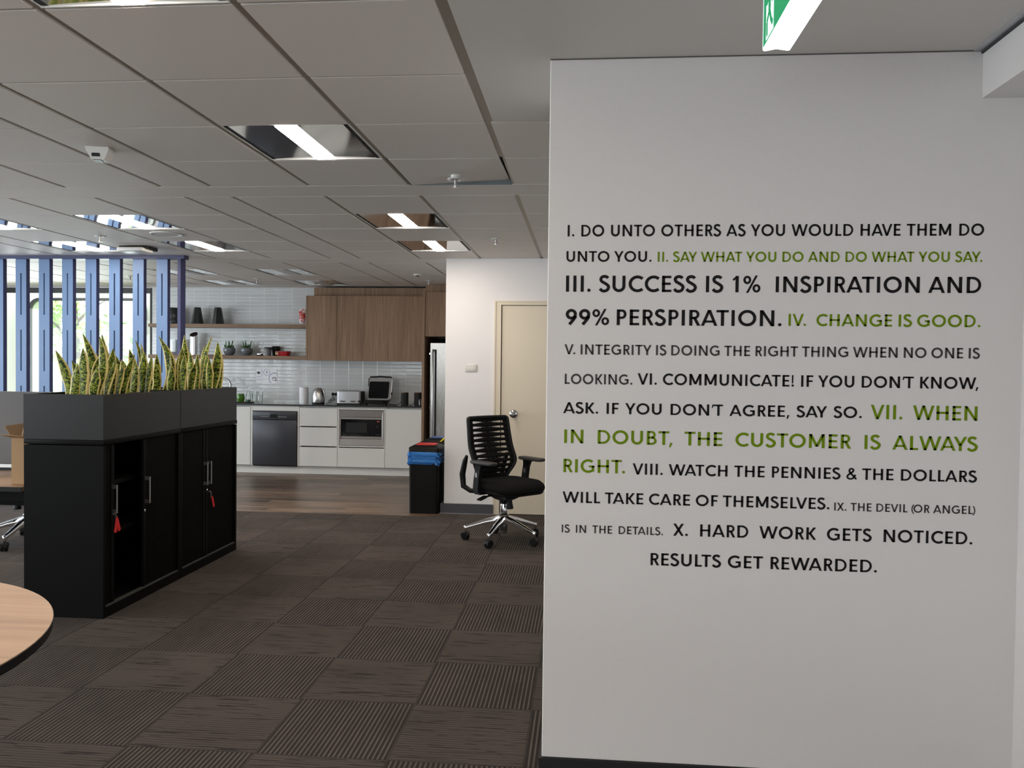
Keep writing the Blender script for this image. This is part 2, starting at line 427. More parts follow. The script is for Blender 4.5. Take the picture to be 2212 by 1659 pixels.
# nib wall with the door
D0, D1 = -.80, .06
nb = MB().boxes((-1.36, -.872, 7.93, 9.6, 0, ZC), (-.872, D1+.07, 7.93, 8.1, 2.072, ZC), (D1+.07, 2.3, 7.93, 8.1, 0, ZC), (-.872, 2.3, 8.3, 8.4, 0, ZC))
struct(nb.obj('wall_nib', M_WALL, smooth=False))
bb = MB().box(-1.392, -.872, 7.90, 7.93, 0, .098).box(-1.392, -1.36, 7.93, 9.6, 0, .098)
bb.mi = 1; bb.box(-1.393, -.871, 7.897, 7.90, .0, .008)
struct(bb.obj('baseboard_nib', [M_SKIRT, mat('skirting_foot', (.25, .25, .26), .5)], smooth=False))
d = bpy.data.objects.new('door_1', None); COL.objects.link(d); d.location = (-.4, 7.93, 0); struct(d)
MB().boxes((-.872, -.815, 7.918, 8.06, 0, 2.072), (-.862, D1+.07, 7.918, 8.06, 2.04, 2.072), (D1+.015, D1+.07, 7.918, 8.06, 0, 2.04)).boxes((-.88, -.866, 7.912, 7.93, 0, 2.08), (-.88, D1+.08, 7.912, 7.93, 2.066, 2.08)).obj('door_frame', M_DOOR, d, smooth=False)
MB().box(-.808, D1+.012, 7.935, 7.975, .008, 2.036, .0015, 1).obj('door_leaf', M_DOOR, d, smooth=False)
kb = MB(); kb.loft([[(-.687+r*math.cos(t*math.pi/14), 7.935-h, .985+r*math.sin(t*math.pi/14)) for t in range(28)] for r, h in ((.038, 0), (.040, .004), (.035, .010), (.024, .014), (.012, .016), (.012, .03), (.018, .034), (.0215, .044), (.020, .055), (.013, .061), (.007, .061), (.006, .058), (.0005, .058))])
kb.obj('door_knob', mat('satin_chrome', (.55, .55, .55), .2, 1), d)
# other walls closing the room
struct(MB().box(2.3, 2.4, 3.3, 8.1, 0, ZC).obj('wall_corridor_end', M_WALL, smooth=False))
struct(MB().box(-1.1, -1.0, 9.6, 11.0, 0, ZC).obj('wall_fridge_side', M_WALL, smooth=False))
struct(MB().boxes((-9.1, -9, -4.5, 11, 0, .8), (-9.1, -9, -4.5, 11, 2.3, 2.6), (-9.1, -9, -4.5, -3.1, .8, 2.3), (-9.1, -9, 9.5, 11, .8, 2.3)).obj('wall_left', M_WALL, smooth=False))
struct(MB().boxes((-9, 1.6, -4.6, -4.5, 0, .7), (-9, 1.6, -4.6, -4.5, 2.2, 2.6), (-.6, 1.6, -4.6, -4.5, .7, 2.2), (-9, -6.2, -4.6, -4.5, .7, 2.2)).obj('wall_front', M_WALL, smooth=False))
WX = -6.045
struct(MB().boxes((WX, -1.0, 11.0, 11.2, 0, 2.6)).obj('wall_back', M_TILE, smooth=False))
struct(MB().boxes((-9, WX, 11.0, 11.2, 0, .35), (-9, WX, 11.0, 11.2, 2.475, 2.6), (-9, -8.9, 11, 11.2, .35, 2.475)).obj('wall_back_window_surround', M_WALL, smooth=False))
w = bpy.data.objects.new('window_1', None); COL.objects.link(w); w.location = (-7.5, 11.02, .35); struct(w)
MB().boxes((-8.9, WX, 10.985, 11.06, 2.405, 2.475), (-8.9, WX, 10.985, 11.06, .35, .41), (WX-.016, WX, 10.985, 11.06, .41, 2.405), (-8.9, -8.86, 10.985, 11.06, .41, 2.405)).obj('window_frame', M_WINFRAME, w, smooth=False)
MB().box(-8.86, WX-.016, 11.03, 11.036, .41, 2.405).obj('window_glass', M_GLASS, w, smooth=False)
# precast facade outside the window with a round-cornered opening, ground and trees
fm = MB()
op = rrect(-8.27, -6.47, .2, 2.36, .16, 6); outr = [(-5.6, 3.2), (-9.6, 3.2), (-9.6, -.4), (-5.6, -.4)]
def ring_panel(mb, inner, outer, y0, y1):
    n = len(inner); q = n//4
    ib = [[mb.bm.verts.new((x, y, z)) for x, z in inner] for y in (y0, y1)]
    ob = [[mb.bm.verts.new((x, y, z)) for x, z in outer] for y in (y0, y1)]
    for L in range(2):
        for c in range(4):
            for i in range(c*q, c*q+q-1): mb._f((ib[L][i], ib[L][i+1], ob[L][c]))
            i = c*q+q-1; mb._f((ib[L][i], ib[L][(i+1) % n], ob[L][(c+1) % 4], ob[L][c]))
    for i in range(n): mb._f((ib[0][i], ib[0][(i+1) % n], ib[1][(i+1) % n], ib[1][i]))
ring_panel(fm, op, outr, 11.6, 11.8)
struct(fm.obj('wall_exterior_facade', mat('cream_precast', (.80, .78, .66), .7, bump=.1, bscale=80), smooth=False))
gm = MB(); gm.loft([[(x, 11.57, z) for x, z in rrect(-8.29, -6.45, .18, 2.38, .18, 6)], [(x, 11.57, z) for x, z in rrect(-8.25, -6.49, .22, 2.34, .15, 6)], [(x, 11.62, z) for x, z in rrect(-8.25, -6.49, .22, 2.34, .15, 6)], [(x, 11.62, z) for x, z in rrect(-8.29, -6.45, .18, 2.38, .18, 6)], [(x, 11.57, z) for x, z in rrect(-8.29, -6.45, .18, 2.38, .18, 6)]], cap=False)
struct(gm.obj('trim_facade_gasket', M_WINFRAME))
struct(MB().box(-40, 20, 11.8, 60, -.5, -.4).obj('ground', mat('lawn', (.20, .32, .09), 1, bump=.5, bscale=20), smooth=False))
# ------------------------------------------------------------ ceiling fittings
def troffer(x0, y0, label, lit=True, x1=None, y1=None):
    i = min(range(len(COLS)), key=lambda q: abs(COLS[q]-x0)); j = min(range(len(ROWS)), key=lambda q: abs(ROWS[q]-y0))
    x1 = COLS[i+1]; y1 = ROWS[j+1]
    t = thing('ceiling_light', label, 'ceiling light', ((x0+x1)/2, (y0+y1)/2, ZC), 0, 'ceiling lights')
    xa, xb, ya, yb = x0+.012, x1-.012, y0+.006, y1-.006; xc = (xa+xb)/2+(-.005)
    # near lip / rim
    MB().boxes((xa, xb, yb-.006, yb, ZC, ZC+.02), (xa, xb, ya, ya+.004, ZC+.004, ZC+.02), (xa, xa+.006, ya, yb, ZC+.001, ZC+.02), (xb-.006, xb, ya, yb, ZC+.001, ZC+.02)).obj('rim', M_WHITEPL, t, smooth=False)
    h = .046 if lit else .075
    rows = []
    for k in range(15):
        u = k/14; x = xa+.028+(xc-h-xa-.028)*u; rows.append([(x, ya+.004, ZC+.003+.004*math.sin(u*math.pi*.5)), (x, yb-.006, ZC+.003+.004*math.sin(u*math.pi*.5))])
    MB().grid(rows).obj('reflector', M_MIRROR, t, angle=60)
    rows = []
    for k in range(15):
        u = k/14; x = xb-.028-(xb-.028-xc-h)*u; rows.append([(x, ya+.004, ZC+.003+.004*math.sin(u*math.pi*.5)), (x, yb-.006, ZC+.003+.004*math.sin(u*math.pi*.5))])
    MB().grid(rows).obj('reflector', M_MIRROR, t, angle=60)
    sec = rrect(xc-h, xc+h, ya+.004, yb-.007, .012, 4)
    MB().loft([[(x, y, ZC+.014) for x, y in sec], [(x, y, ZC+.001) for x, y in sec], [(xc+(x-xc)*.94, y, ZC-.001) for x, y in sec]]).obj('diffuser', M_DIFF if lit else M_DIFFOFF, t)
    ym = (ya+yb)/2
    for s, xs in ((0, xa+.008), (1, xb-.026)):
        b = MB().boxes((xs, xs+.018, ya+.012, ym-.006, ZC+.002, ZC+.012), (xs, xs+.018, ym+.006, yb-.014, ZC+.002, ZC+.012))
        b.obj('air_slot', M_DARK, t, smooth=False)
    return t
lits = ['lit recessed light at the top edge of the picture, above the dividing cabinets',
 'large lit recessed light with mirrored wings, in the panel row before the deep collar sprinkler',
 'lit recessed light over the bins, the wider of the pair before the door wall',
 'small lit recessed light just above the white wall corner with the door',
 'lit recessed light mirroring blue slats, beside the round ceiling speaker',
 'small lit recessed light directly above the end post of the blue screen',
 'lit recessed light mirroring window strips, right over the blue screen rail',
 'lit recessed light cut off by the picture side, above the blue screen']
for (x, y), lb in zip(LIT, lits): troffer(x, y, lb)
offs = ['unlit recessed light above the open shelves, first row in the kitchen', 'unlit recessed light touching the wood cupboard top',
        'unlit recessed light behind the blue screen top rail', 'unlit recessed light above the black vases on the top shelf']
for (x, y), lb in zip(OFF, offs): troffer(x, y, lb, False)

def sprinkler(loc, label, drop=.0):
    t = thing('fire_sprinkler', label, 'sprinkler', loc, 0, 'ceiling sprinklers')
    z = loc[2]
    if drop: MB().lathe([(.026, 0), (.026, -drop)], loc, 24).obj('collar', M_WHITEPL, t)
    MB().lathe([(.045, -drop), (.046, -drop-.003), (.040, -drop-.006), (.026, -drop-.006), (.024, -drop-.002)], loc, 32).obj('escutcheon', M_WHITEPL, t)
    MB().lathe([(.009, -drop), (.009, -drop-.03), (.006, -drop-.034), (.005, -drop-.048)], loc, 16).obj('nozzle', M_SILVER, t)
    d = MB().lathe([(.0165, -drop-.048), (.0165, -drop-.050)], loc, 16)
    d.tube([(loc[0]-.008, loc[1], z-drop-.03), (loc[0]-.011, loc[1], z-drop-.04), (loc[0]-.004, loc[1], z-drop-.048)], .0018, 6)
    d.tube([(loc[0]+.008, loc[1], z-drop-.03), (loc[0]+.011, loc[1], z-drop-.04), (loc[0]+.004, loc[1], z-drop-.048)], .0018, 6)
    d.obj('deflector', M_SILVER, t)
sprinkler((-.721, 4.48, ZC+.012), 'sprinkler with a deep collar on the lifted ceiling panel', .03)
sprinkler((-.74, 6.71, ZC), 'sprinkler in front of the door wall, beside the paired ceiling lights')
sprinkler((-4.03, 6.52, ZC), 'sprinkler between the two lights that mirror the windows')
sprinkler((-4.06, 9.87, ZC), 'sprinkler above the open kitchen shelves')
sprinkler((-1.93, 10.0, ZC), 'sprinkler above the fridge cupboard')
sprinkler((-5.55, 9.6, ZC), 'sprinkler seen through the blue slats')
t = thing('smoke_detector', 'flat white disc on the ceiling just ahead of the fridge sprinkler', 'smoke detector', (-1.931, 9.33, ZC))
MB().lathe([(.05, 0), (.05, -.01), (.04, -.016), (.02, -.018)], (-1.931, 9.33, ZC)).obj('housing', M_WHITEPL, t)
MB().lathe([(.022, -.017), (.02, -.024)], (-1.931, 9.33, ZC)).obj('sensor', M_BLACKPL, t)
t = thing('ceiling_speaker', 'round white speaker grille set in a ceiling panel', 'speaker', (-3.405, 6.42, ZC))
MB().lathe([(.125, 0), (.125, -.004), (.118, -.007), (.112, -.004)], (-3.405, 6.42, ZC), 40).obj('rim', M_WHITEPL, t)
MB().lathe([(.112, -.003), (.06, -.006), (.001, -.007)], (-3.405, 6.42, ZC), 40).obj('grille', mat('speaker_grille', (.60, .59, .57), .7, bump=.6, bscale=900), t)
t = thing('access_point', 'flat white box with a painted shadow slab on the ceiling over the blue screen', 'access point', (-4.06, 7.12, ZC))
MB().box(-4.19, -3.93, 7.06, 7.26, ZC-.03, ZC, .004).obj('shadow_slab', M_BLACKPL, t)  # black slab stands in for the shadow around the box
MB().box(-4.18, -3.94, 7.00, 7.2, ZC-.055, ZC-.02, .012).obj('cover', M_WHITEPL, t)
t = thing('motion_sensor', 'small beige box sensor on the plain ceiling strip', 'sensor', (-2.385, 3.86, ZC), .25)
b = MB(); b.loft([[(x, y, 0) for x, y in ((-.052, -.055), (.052, -.055), (.052, .05), (-.052, .05))], [(x, y, -.018) for x, y in ((-.05, -.053), (.05, -.053), (.05, .048), (-.05, .048))], [(x, y, -.058) for x, y in ((-.03, -.043), (.03, -.043), (.03, .036), (-.03, .036))]])
b.obj('housing', M_WHITEPL, t, world=False, smooth=False)
MB().prism([(-.025, -.0505, -.030), (.012, -.0505, -.030), (.012, -.0475, -.046), (-.025, -.0475, -.046)], (0, -.0018, 0)).obj('sensor_window', M_BLACKPL, t, world=False, smooth=False)
MB().box(-.022, .010, -.035, .012, -.0600, -.057).obj('lens', mat('sensor_lens', (.12, .12, .13), .3), t, world=False, smooth=False)

# ------------------------------------------------------------ exit sign
t = thing('exit_sign', 'green illuminated exit sign box hanging from the ceiling before the lettered wall', 'exit sign', (.475, 2.0, 2.26))
sy0, sy1, sz0, sz1 = 1.80, 2.16, 2.262, 2.445
MB().boxes((.446, .502, sy0, sy1, sz0+.004, sz1)).boxes((.436, .512, sy0-.004, sy1+.004, sz1, sz1+.045)).obj('housing', mat('sign_housing', (.80, .82, .84), .35), t, smooth=False)
sec = [(.441, sz0+.006), (.441, sz0), (.448, sz0-.0005), (.474, sz0+.004), (.500, sz0-.0005), (.507, sz0), (.507, sz0+.006)]
MB().loft([[(x, y, z) for x, z in sec] for y in (sy0, sy1)]).obj('light_diffuser', mat('sign_diffuser', (.9, .92, .95), .4, emit=(.93, .96, 1), estr=7), t, smooth=False)
M_GREEN = mat('exit_green', (.0, .22, .085), .35, emit=(.0, .36, .12), estr=.55)
M_SIGNW = mat('exit_white', (.8, .85, .85), .4, emit=(.85, .95, 1), estr=.8)
face = MB().box(.441, .446, sy0, sy1, sz0+.006, sz1).obj('sign_face', M_GREEN, t, smooth=False)
MB().boxes((.4405, .4455, sy1, sy1+.004, sz0+.004, sz1)).obj('face_edge', M_SIGNW, t, smooth=False)
# pictogram: white doorway with a green figure running through it (seen from the side x-)
def sgn(pts, name, m, x=.4402):
    MB().prism([(x, y, z) for y, z in pts], (.001, 0, 0)).obj(name, m, face, smooth=False)
dy0, dy1 = 2.045, 2.125
sgn([(dy0, sz0+.012), (dy0, sz1-.02), (dy1, sz1-.02), (dy1, sz0+.012)], 'doorway', M_SIGNW)
def limb(name, pts, wd):
    for a, b_ in zip(pts, pts[1:]):
        v = Vector((b_[0]-a[0], b_[1]-a[1])); n = Vector((-v.y, v.x)).normalized()*wd/2
        sgn([(a[0]+n.x, a[1]+n.y), (b_[0]+n.x, b_[1]+n.y), (b_[0]-n.x, b_[1]-n.y), (a[0]-n.x, a[1]-n.y)], name, M_GREEN, .4392)
sgn([(2.085+.013*math.cos(a*math.pi/8), 2.405+.013*math.sin(a*math.pi/8)) for a in range(16)], 'figure', M_GREEN, .4392)
limb('figure', [(2.09, 2.385), (2.085, 2.335)], .022)
limb('figure', [(2.085, 2.335), (2.112, 2.315), (2.110, 2.28)], .013)
limb('figure', [(2.085, 2.335), (2.068, 2.305), (2.050, 2.290)], .013)
limb('figure', [(2.09, 2.378), (2.115, 2.36), (2.12, 2.372)], .010)
limb('figure', [(2.09, 2.378), (2.066, 2.362), (2.055, 2.345)], .010)
sgn([(1.93, 2.34), (1.99, 2.34), (1.99, 2.32), (2.02, 2.352), (1.99, 2.385), (1.99, 2.364), (1.93, 2.364)], 'arrow', M_SIGNW)

# ------------------------------------------------------------ blue slatted screen
t = thing('slatted_screen', 'blue and navy slatted room divider reaching the ceiling', 'room divider', (-5.5, 7.75, 0))
MB().box(-7.6, -3.905, 7.70, 7.80, 2.455, 2.489).obj('top_rail', M_NAVY, t, smooth=False)
MB().box(-7.6, -3.905, 7.70, 7.80, 0, .03).obj('bottom_rail', M_NAVY, t, smooth=False)
ep = MB(); ep.box(-3.968, -3.937, 7.70, 7.80, .03, 2.455); ep.obj('end_post', M_NAVY, t, smooth=False)
for k in range(14):
    x = -4.201-.2445*k; x1 = x+.112; s0 = x+.049; s1 = s0+.0135
    if x < -7.55: break
    y0, y1 = 7.735, 7.775
    f = MB()
    f.box(x, s0, y0, y1, .03, 2.455); f.box(s1, x1, y0, y1, .03, 2.455)
    zz = [(.03, .17), (.585, .78), (1.195, 1.343), (1.753, 1.902), (2.316, 2.455)]
    for a, b_ in zz: f.box(s0, s1, y0, y1, a, b_)
    sl = f.obj('slat', M_BLUE, t, smooth=False)
    MB().boxes((x1, x1+.0015, y0+.001, y1+.012, .03, 2.455)).obj('slat_return', M_NAVY, sl, smooth=False)
    MB().boxes((s0+.0005, s1-.0005, y1-.004, y1-.002, .17, 2.316)).obj('slot_shade', mat('slot_shadow_navy', (.008, .009, .022), .8), sl, smooth=False)  # dark strip paints the shade inside the slots

# ------------------------------------------------------------ tambour cabinets and planters
def tambour(y0, label, gap0, gap1):
    """cabinet with its door side at x=-2.68; the two tambour doors stop at gap0 and gap1 along y"""
    y1 = y0+.882; xb, xf = -3.152, -2.68
    t = thing('tambour_cabinet', label, 'cabinet', ((xb+xf)/2, (y0+y1)/2, 0), 0, 'black tambour cabinets')
    b = MB()
    b.boxes((xb, xf, y0, y0+.018, 0, .974), (xb, xf, y1-.018, y1, 0, .974), (xb, xb+.016, y0, y1, 0, .974),
            (xb, xf, y0, y1, .03, .058), (xf-.02, xf, y0, y1, 0, .052), (xf-.006, xf, y0+.018, y0+.026, .058, .974), (xf-.006, xf, y1-.026, y1-.018, .058, .974))
    b.obj('body', M_BLACKMETAL, t, smooth=False)
    MB().box(xb-.001, xf+.003, y0-.001, y1+.001, .978, 1.006, .003, 2).obj('top_panel', M_BLACKMETAL, t)
    for z in (.452, .738):
        MB().box(xb+.016, xf-.075, y0+.02, y1-.02, z-.012, z+.012).obj('shelf', M_BLACKMETAL, t, smooth=False)
    MB().boxes((xf-.030, xf-.002, y0+.019, y1-.019, .058, .064)).obj('track', mat('dark_grey_track', (.06, .058, .052), .5), t, smooth=False)
    for s, a, e in ((0, y0+.026, gap0), (1, gap1, y1-.026)):
        d = MB(); n = max(4, int((e-a)/.0115)); pts = []
        for q in range(n):
            ya = a+(e-a)*q/n; yb_ = a+(e-a)*(q+1)/n
            pts += [(xf-.022, ya+.0012), (xf-.0165, ya+.003), (xf-.0165, yb_-.003), (xf-.022, yb_-.0012)]
        # lead edge of the shutter is a flat bar
        pts = [p for p in pts]
        d.loft([[(x, y, z) for x, y in pts]+[(xf-.028, e, z), (xf-.028, a, z)] for z in (.062, .972)])
        le = e if s == 0 else a; w0, w1 = (le-.03, le) if s == 0 else (le, le+.03)
        d.box(xf-.026, xf-.012, w0, w1, .062, .972)
        door = d.obj('tambour_door', M_BLACKMETAL, t, smooth=False)
        hy = le-.022 if s == 0 else le+.022
        h = MB(); h.box(xf+.014, xf+.020, hy-.006, hy+.006, .578, .742, .0012, 1)
        h.box(xf-.012, xf+.016, hy-.006, hy+.006, .578, .600); h.box(xf-.012, xf+.016, hy-.006, hy+.006, .720, .742)
        h.obj('handle', M_SILVER, door, smooth=False)
        if s == 1:
            l = MB(); l.loft([[(xf-.012+x, le+.012+r*math.cos(q*math.pi/8), .532+r*math.sin(q*math.pi/8)) for q in range(16)] for x, r in ((0, .009), (.004, .009), (.006, .007), (.006, .001))])
            l.obj('lock', M_CHROME, door)
    return t
CY0 = 4.367
tambour(CY0, 'black tambour cabinet with its shutter partly open, at the round table end', 4.495, 4.808)
tambour(CY0+.886, 'black tambour cabinet with closed shutters, at the kitchen end', 5.632, 5.645)
def planter(y0, label):
    y1 = y0+.880; xa, xb, za, zb = -3.154, -2.681, 1.007, 1.262
    t = thing('planter_box', label, 'planter', ((xa+xb)/2, (y0+y1)/2, za), 0, 'charcoal planter boxes')
    MB().boxes((xa, xb, y0, y0+.003, za, zb), (xa, xb, y1-.003, y1, za, zb), (xa, xa+.003, y0, y1, za, zb), (xb-.003, xb, y0, y1, za, zb),
               (xa, xb, y0, y1, za, za+.004), (xa, xa+.02, y0, y1, zb-.003, zb), (xb-.012, xb, y0, y1, zb-.003, zb), (xa, xb, y0, y0+.012, zb-.003, zb), (xa, xb, y1-.012, y1, zb-.003, zb)).obj('box', M_PLANTER, t, smooth=False)
    rnd = random.Random(int(y0*100)); m = MB()
    m.box(xa+.005, xb-.005, y0+.005, y1-.005, 1.20, 1.236)
    for _ in range(520):
        x = rnd.uniform(xa+.02, xb-.02); y = rnd.uniform(y0+.02, y1-.02); z = 1.236+rnd.uniform(0, .014); a = rnd.uniform(0, 6.3); l, wd = rnd.uniform(.012, .03), rnd.uniform(.006, .013)
        c, s_ = math.cos(a), math.sin(a); tz = rnd.uniform(-.006, .006)
        m.prism([(x+c*l-s_*wd, y+s_*l+c*wd, z+tz), (x-c*l-s_*wd, y-s_*l+c*wd, z-tz), (x-c*l+s_*wd, y-s_*l-c*wd, z-tz), (x+c*l+s_*wd, y+s_*l-c*wd, z+tz)], (0, 0, .004))
    o = m.obj('bark_mulch', mat('bark_mulch', (.085, .050, .032), .9, bump=.5, bscale=90), t, smooth=False); o['kind'] = 'stuff'
planter(CY0, 'charcoal metal planter on the partly open cabinet'); planter(CY0+.886, 'charcoal metal planter on the closed cabinet')

def leaf(parent, base, h, wd, yaw, lean, curl=0, twist=.25, seed=0, wave=.06):
    """one sword leaf: base point, height, half width, direction the blade faces, sideways lean (dx, dy) at the tip"""
    rnd = random.Random(seed); N, K = 26, 7; rows = []; uvs = []
    ph = rnd.uniform(0, 6)
    for i in range(N+1):
        t_ = i/N
        s = (.80+.40*t_) if t_ < .5 else max(.0, math.cos((t_-.5)/.5*math.pi/2))**.88
        hw = max(.0006, wd*s)
        c = Vector((base[0]+lean[0]*t_**1.7+curl*math.sin(t_*3.1)*.03, base[1]+lean[1]*t_**1.7, base[2]+h*(t_-.06*abs(lean[0]+lean[1])*t_*t_)))
        a = yaw+twist*(t_-.3)*2; wx = Vector((math.cos(a), math.sin(a), 0)); nm = Vector((-math.sin(a), math.cos(a), 0))
        row = []; ur = []
        for k in range(K):
            u = -1+2*k/(K-1)
            ww = hw*(1+wave*math.sin(t_*13+ph+(0 if u > 0 else 2)))
            row.append(c+wx*(u*ww)+nm*(.34*hw*u*u)); ur.append((.5+.5*u, t_*h*2.6))
        rows.append(row); uvs.append(ur)
    return MB().grid(rows, uvs).obj('leaf', M_LEAF, parent, angle=80, solid=.0028, fixn=False)
def snake_plant(x, y, label, specs, seed):
    t = thing('snake_plant', label, 'plant', (x, y, 1.236), 0, 'snake plants in the planters'); rnd = random.Random(seed)
    for i, (dx, dy, h, wd, lx, ly, yaw, cu) in enumerate(specs):
        leaf(t, (x+dx, y+dy, 1.228), h, wd, yaw+rnd.uniform(-.25, .25), (lx, ly), cu, rnd.uniform(-.35, .35), seed*31+i)
# (dx, dy, height, half width, lean x, lean y, yaw, curl)
snake_plant(-2.90, 4.545, 'variegated snake plant with a blade leaning out past the planter corner', [
 (-.085, -.02, .285, .033, -.085, 0, .1, 0), (-.045, .03, .225, .024, -.07, .02, .3, 0), (-.03, -.06, .21, .034, .02, 0, .0, 0), (.025, -.07, .295, .040, .005, 0, -.1, 0),
 (.0, .05, .385, .030, -.05, 0, .5, 1), (.075, -.03, .365, .034, .03, 0, -.4, 1.2), (.06, .04, .30, .030, .03, .02, .4, -1), (.09, -.07, .19, .030, .03, 0, .2, 0), (.12, .0, .22, .03, .05, .03, -.6, 0)], 3)
snake_plant(-2.865, 4.70, 'variegated snake plant with a tall straight blade against the window', [
 (-.03, .0, .385, .033, .0, .0, .15, .5), (-.065, .03, .27, .030, -.02, 0, -.4, 0), (.025, -.02, .30, .032, .03, 0, .4, 0), (.055, -.05, .235, .034, .03, 0, -.1, 0), (-.02, -.08, .22, .026, .02, 0, .3, .6),
 (.085, .02, .265, .026, .07, .02, .6, 0), (.10, -.06, .21, .028, .045, 0, -.5, 0), (-.09, -.06, .17, .026, -.02, 0, .2, 0)], 7)
snake_plant(-2.865, 5.0, 'variegated snake plant second from the kitchen end of the first planter', [
 (-.065, -.03, .255, .033, -.035, 0, .2, 0), (-.02, -.05, .235, .035, -.03, 0, .05, 0), (-.04, .05, .30, .031, -.02, 0, .4, .6), (.02, .03, .34, .027, .01, 0, -.3, .5), (.05, .0, .285, .034, .02, 0, -.2, 0),
 (.03, -.06, .215, .033, .02, 0, .1, 0), (.09, -.02, .255, .032, .035, .01, -.3, 0), (.0, .07, .36, .018, -.03, 0, .8, 1)], 11)
snake_plant(-2.86, 5.43, 'variegated snake plant astride the planter joint with a broad curled blade', [
 (-.085, .0, .275, .027, .0, .0, .2, 0), (-.10, -.05, .19, .030, -.035, 0, -.2, 0), (-.06, -.07, .21, .029, .0, 0, .3, .5), (-.02, .0, .40, .037, -.055, 0, .15, 1.6), (.01, -.02, .28, .030, .01, 0, -.5, 0),
 (.045, -.06, .20, .030, .01, 0, .1, 0), (.03, .05, .30, .026, .03, 0, .4, 0), (.10, -.02, .30, .026, .0, .0, .6, 0), (.115, -.04, .27, .030, .02, 0, -.2, 0), (.14, .03, .22, .028, .04, 0, .3, 0)], 17)
snake_plant(-2.845, 5.86, 'variegated snake plant at the kitchen end with outward bending tips', [
 (-.11, -.02, .33, .034, -.02, 0, .2, 0), (-.09, .04, .425, .032, -.05, 0, .1, -.9), (-.05, -.05, .30, .033, .0, 0, -.2, 0), (-.02, .03, .345, .027, .04, 0, .4, .4), (.0, -.06, .285, .030, .01, 0, .1, 0),
 (.03, .0, .42, .030, .065, 0, -.3, -1.0), (.055, -.04, .295, .031, .02, 0, .2, 0), (.095, -.01, .375, .036, .045, 0, .1, .8), (.10, -.06, .25, .030, .0, 0, -.1, 0), (.13, .03, .30, .028, .02, 0, .5, 0)], 23)

# keys with red tags hanging at the cabinet doors
def key_tag(x, y, z, label, twin):
    t = thing('key_tag', label, 'key tag', (x, y, z), 0, 'red key tags'); xx = x
    r = MB(); r.tube([(xx+.001, y+.009*math.cos(a*math.pi/8), z-.012+.011*math.sin(a*math.pi/8)) for a in range(17)], .0011, 6, False); r.obj('key_ring', M_CHROME, t)
    k = MB(); k.tube([(xx-.012, y-.012, z+.0), (xx+.004, y-.004, z)], .002, 6); k.box(xx, xx+.002, y-.005, y+.005, z-.05, z-.02); k.obj('key', M_SILVER, t)
    for a in ((-.35, .25) if twin else (-.38,)):
        m_ = MB(); c, s_ = math.cos(a), math.sin(a)
        ou = [(-.008, -.0), (.008, 0), (.0125, -.012), (.0125, -.078), (.010, -.084), (-.010, -.084), (-.0125, -.078), (-.0125, -.012)]
        dy0 = .0 if twin else .006; z0 = z-.022 if twin else z-.04
        m_.prism([(xx+.004+(.004 if a > 0 else 0), y+dy0+p*c+q*s_, z0+q*c-p*s_) for p, q in ou], (.003, 0, 0)); m_.obj('tag', M_RED, t, smooth=False)
key_tag(-2.668, 4.470, .575, 'pair of red key tags hanging at the open shutter handle', True)
key_tag(-2.668, 5.672, .525, 'single red key tag hanging from the closed cabinet lock', False)
# ------------------------------------------------------------ kitchen
YF = 10.42                                   # cabinet door faces
GAP = .0025
def carcass(t, x0, x1, z0=.108, z1=.893):
    MB().boxes((x0, x0+.016, YF+.018, 10.985, z0, z1), (x1-.016, x1, YF+.018, 10.985, z0, z1), (x0, x1, YF+.018, 10.985, z0, z0+.016), (x0, x1, 10.97, 10.985, z0, z1), (x0, x1, YF+.03, 10.97, z1-.016, z1)).obj('body', M_WHITECAB, t, smooth=False)
def front(t, name, x0, x1, z0, z1, m=None, y=YF):
    return MB().box(x0+GAP, x1-GAP, y, y+.018, z0+GAP, z1-GAP, .0015, 1).obj(name, m or M_WHITECAB, t, smooth=False)
def base_unit(name, label, x0, x1, fronts, cat='cabinet'):
    t = thing(name, label, cat, ((x0+x1)/2, 10.7, .1), 0, 'white kitchen base units'); carcass(t, x0, x1)
    for n, a, b, z0, z1 in fronts: front(t, n, a, b, z0, z1)
    return t
base_unit('sink_cabinet', 'white base cabinet under the sink tap', -5.95, -5.0, [('door', -5.95, -5.475, .108, .877), ('door', -5.475, -5.0, .108, .877)])
base_unit('base_cabinet', 'white base cabinet between the black planters and the dishwasher', -5.0, -4.365, [('door', -5.0, -4.365, .108, .877)])
base_unit('drawer_cabinet', 'white three drawer unit between dishwasher and microwave', -3.708, -3.198, [('drawer', -3.708, -3.198, .108, .362), ('drawer', -3.708, -3.198, .372, .622), ('drawer', -3.708, -3.198, .632, .877)])
t = base_unit('microwave_cabinet', 'white unit framing the microwave, with one wide drawer below', -3.198, -2.568, [('drawer', -3.198, -2.568, .108, .362)])
MB().boxes((-3.196, -3.180, YF, YF+.02, .372, .877), (-2.586, -2.570, YF, YF+.02, .372, .877), (-3.18, -2.586, YF, YF+.02, .857, .877), (-3.18, -2.586, YF, YF+.02, .372, .388)).obj('frame', M_WHITECAB, t, smooth=False)
base_unit('base_cabinet', 'white base cabinet beside the fridge panel, partly behind the bins', -2.568, -2.085, [('door', -2.568, -2.085, .108, .877)])
t = thing('dishwasher_surround', 'white frame around the grey dishwasher', 'panel', (-4.03, 10.7, .1))
MB().boxes((-4.362, -4.340, YF+.002, 10.98, .108, .893), (-3.732, -3.711, YF+.002, 10.98, .108, .893)).obj('side_panel', M_WHITECAB, t, smooth=False)
MB().boxes((-4.340, -3.732, YF+.004, YF+.02, .826, .893)).obj('rail', M_WHITECAB, t, smooth=False)
tag(MB().box(-5.95, -2.085, 10.492, 10.508, 0, .104).obj('kickboard', M_WHITECAB, smooth=False), 'long white kickboard under the kitchen units', 'kickboard')
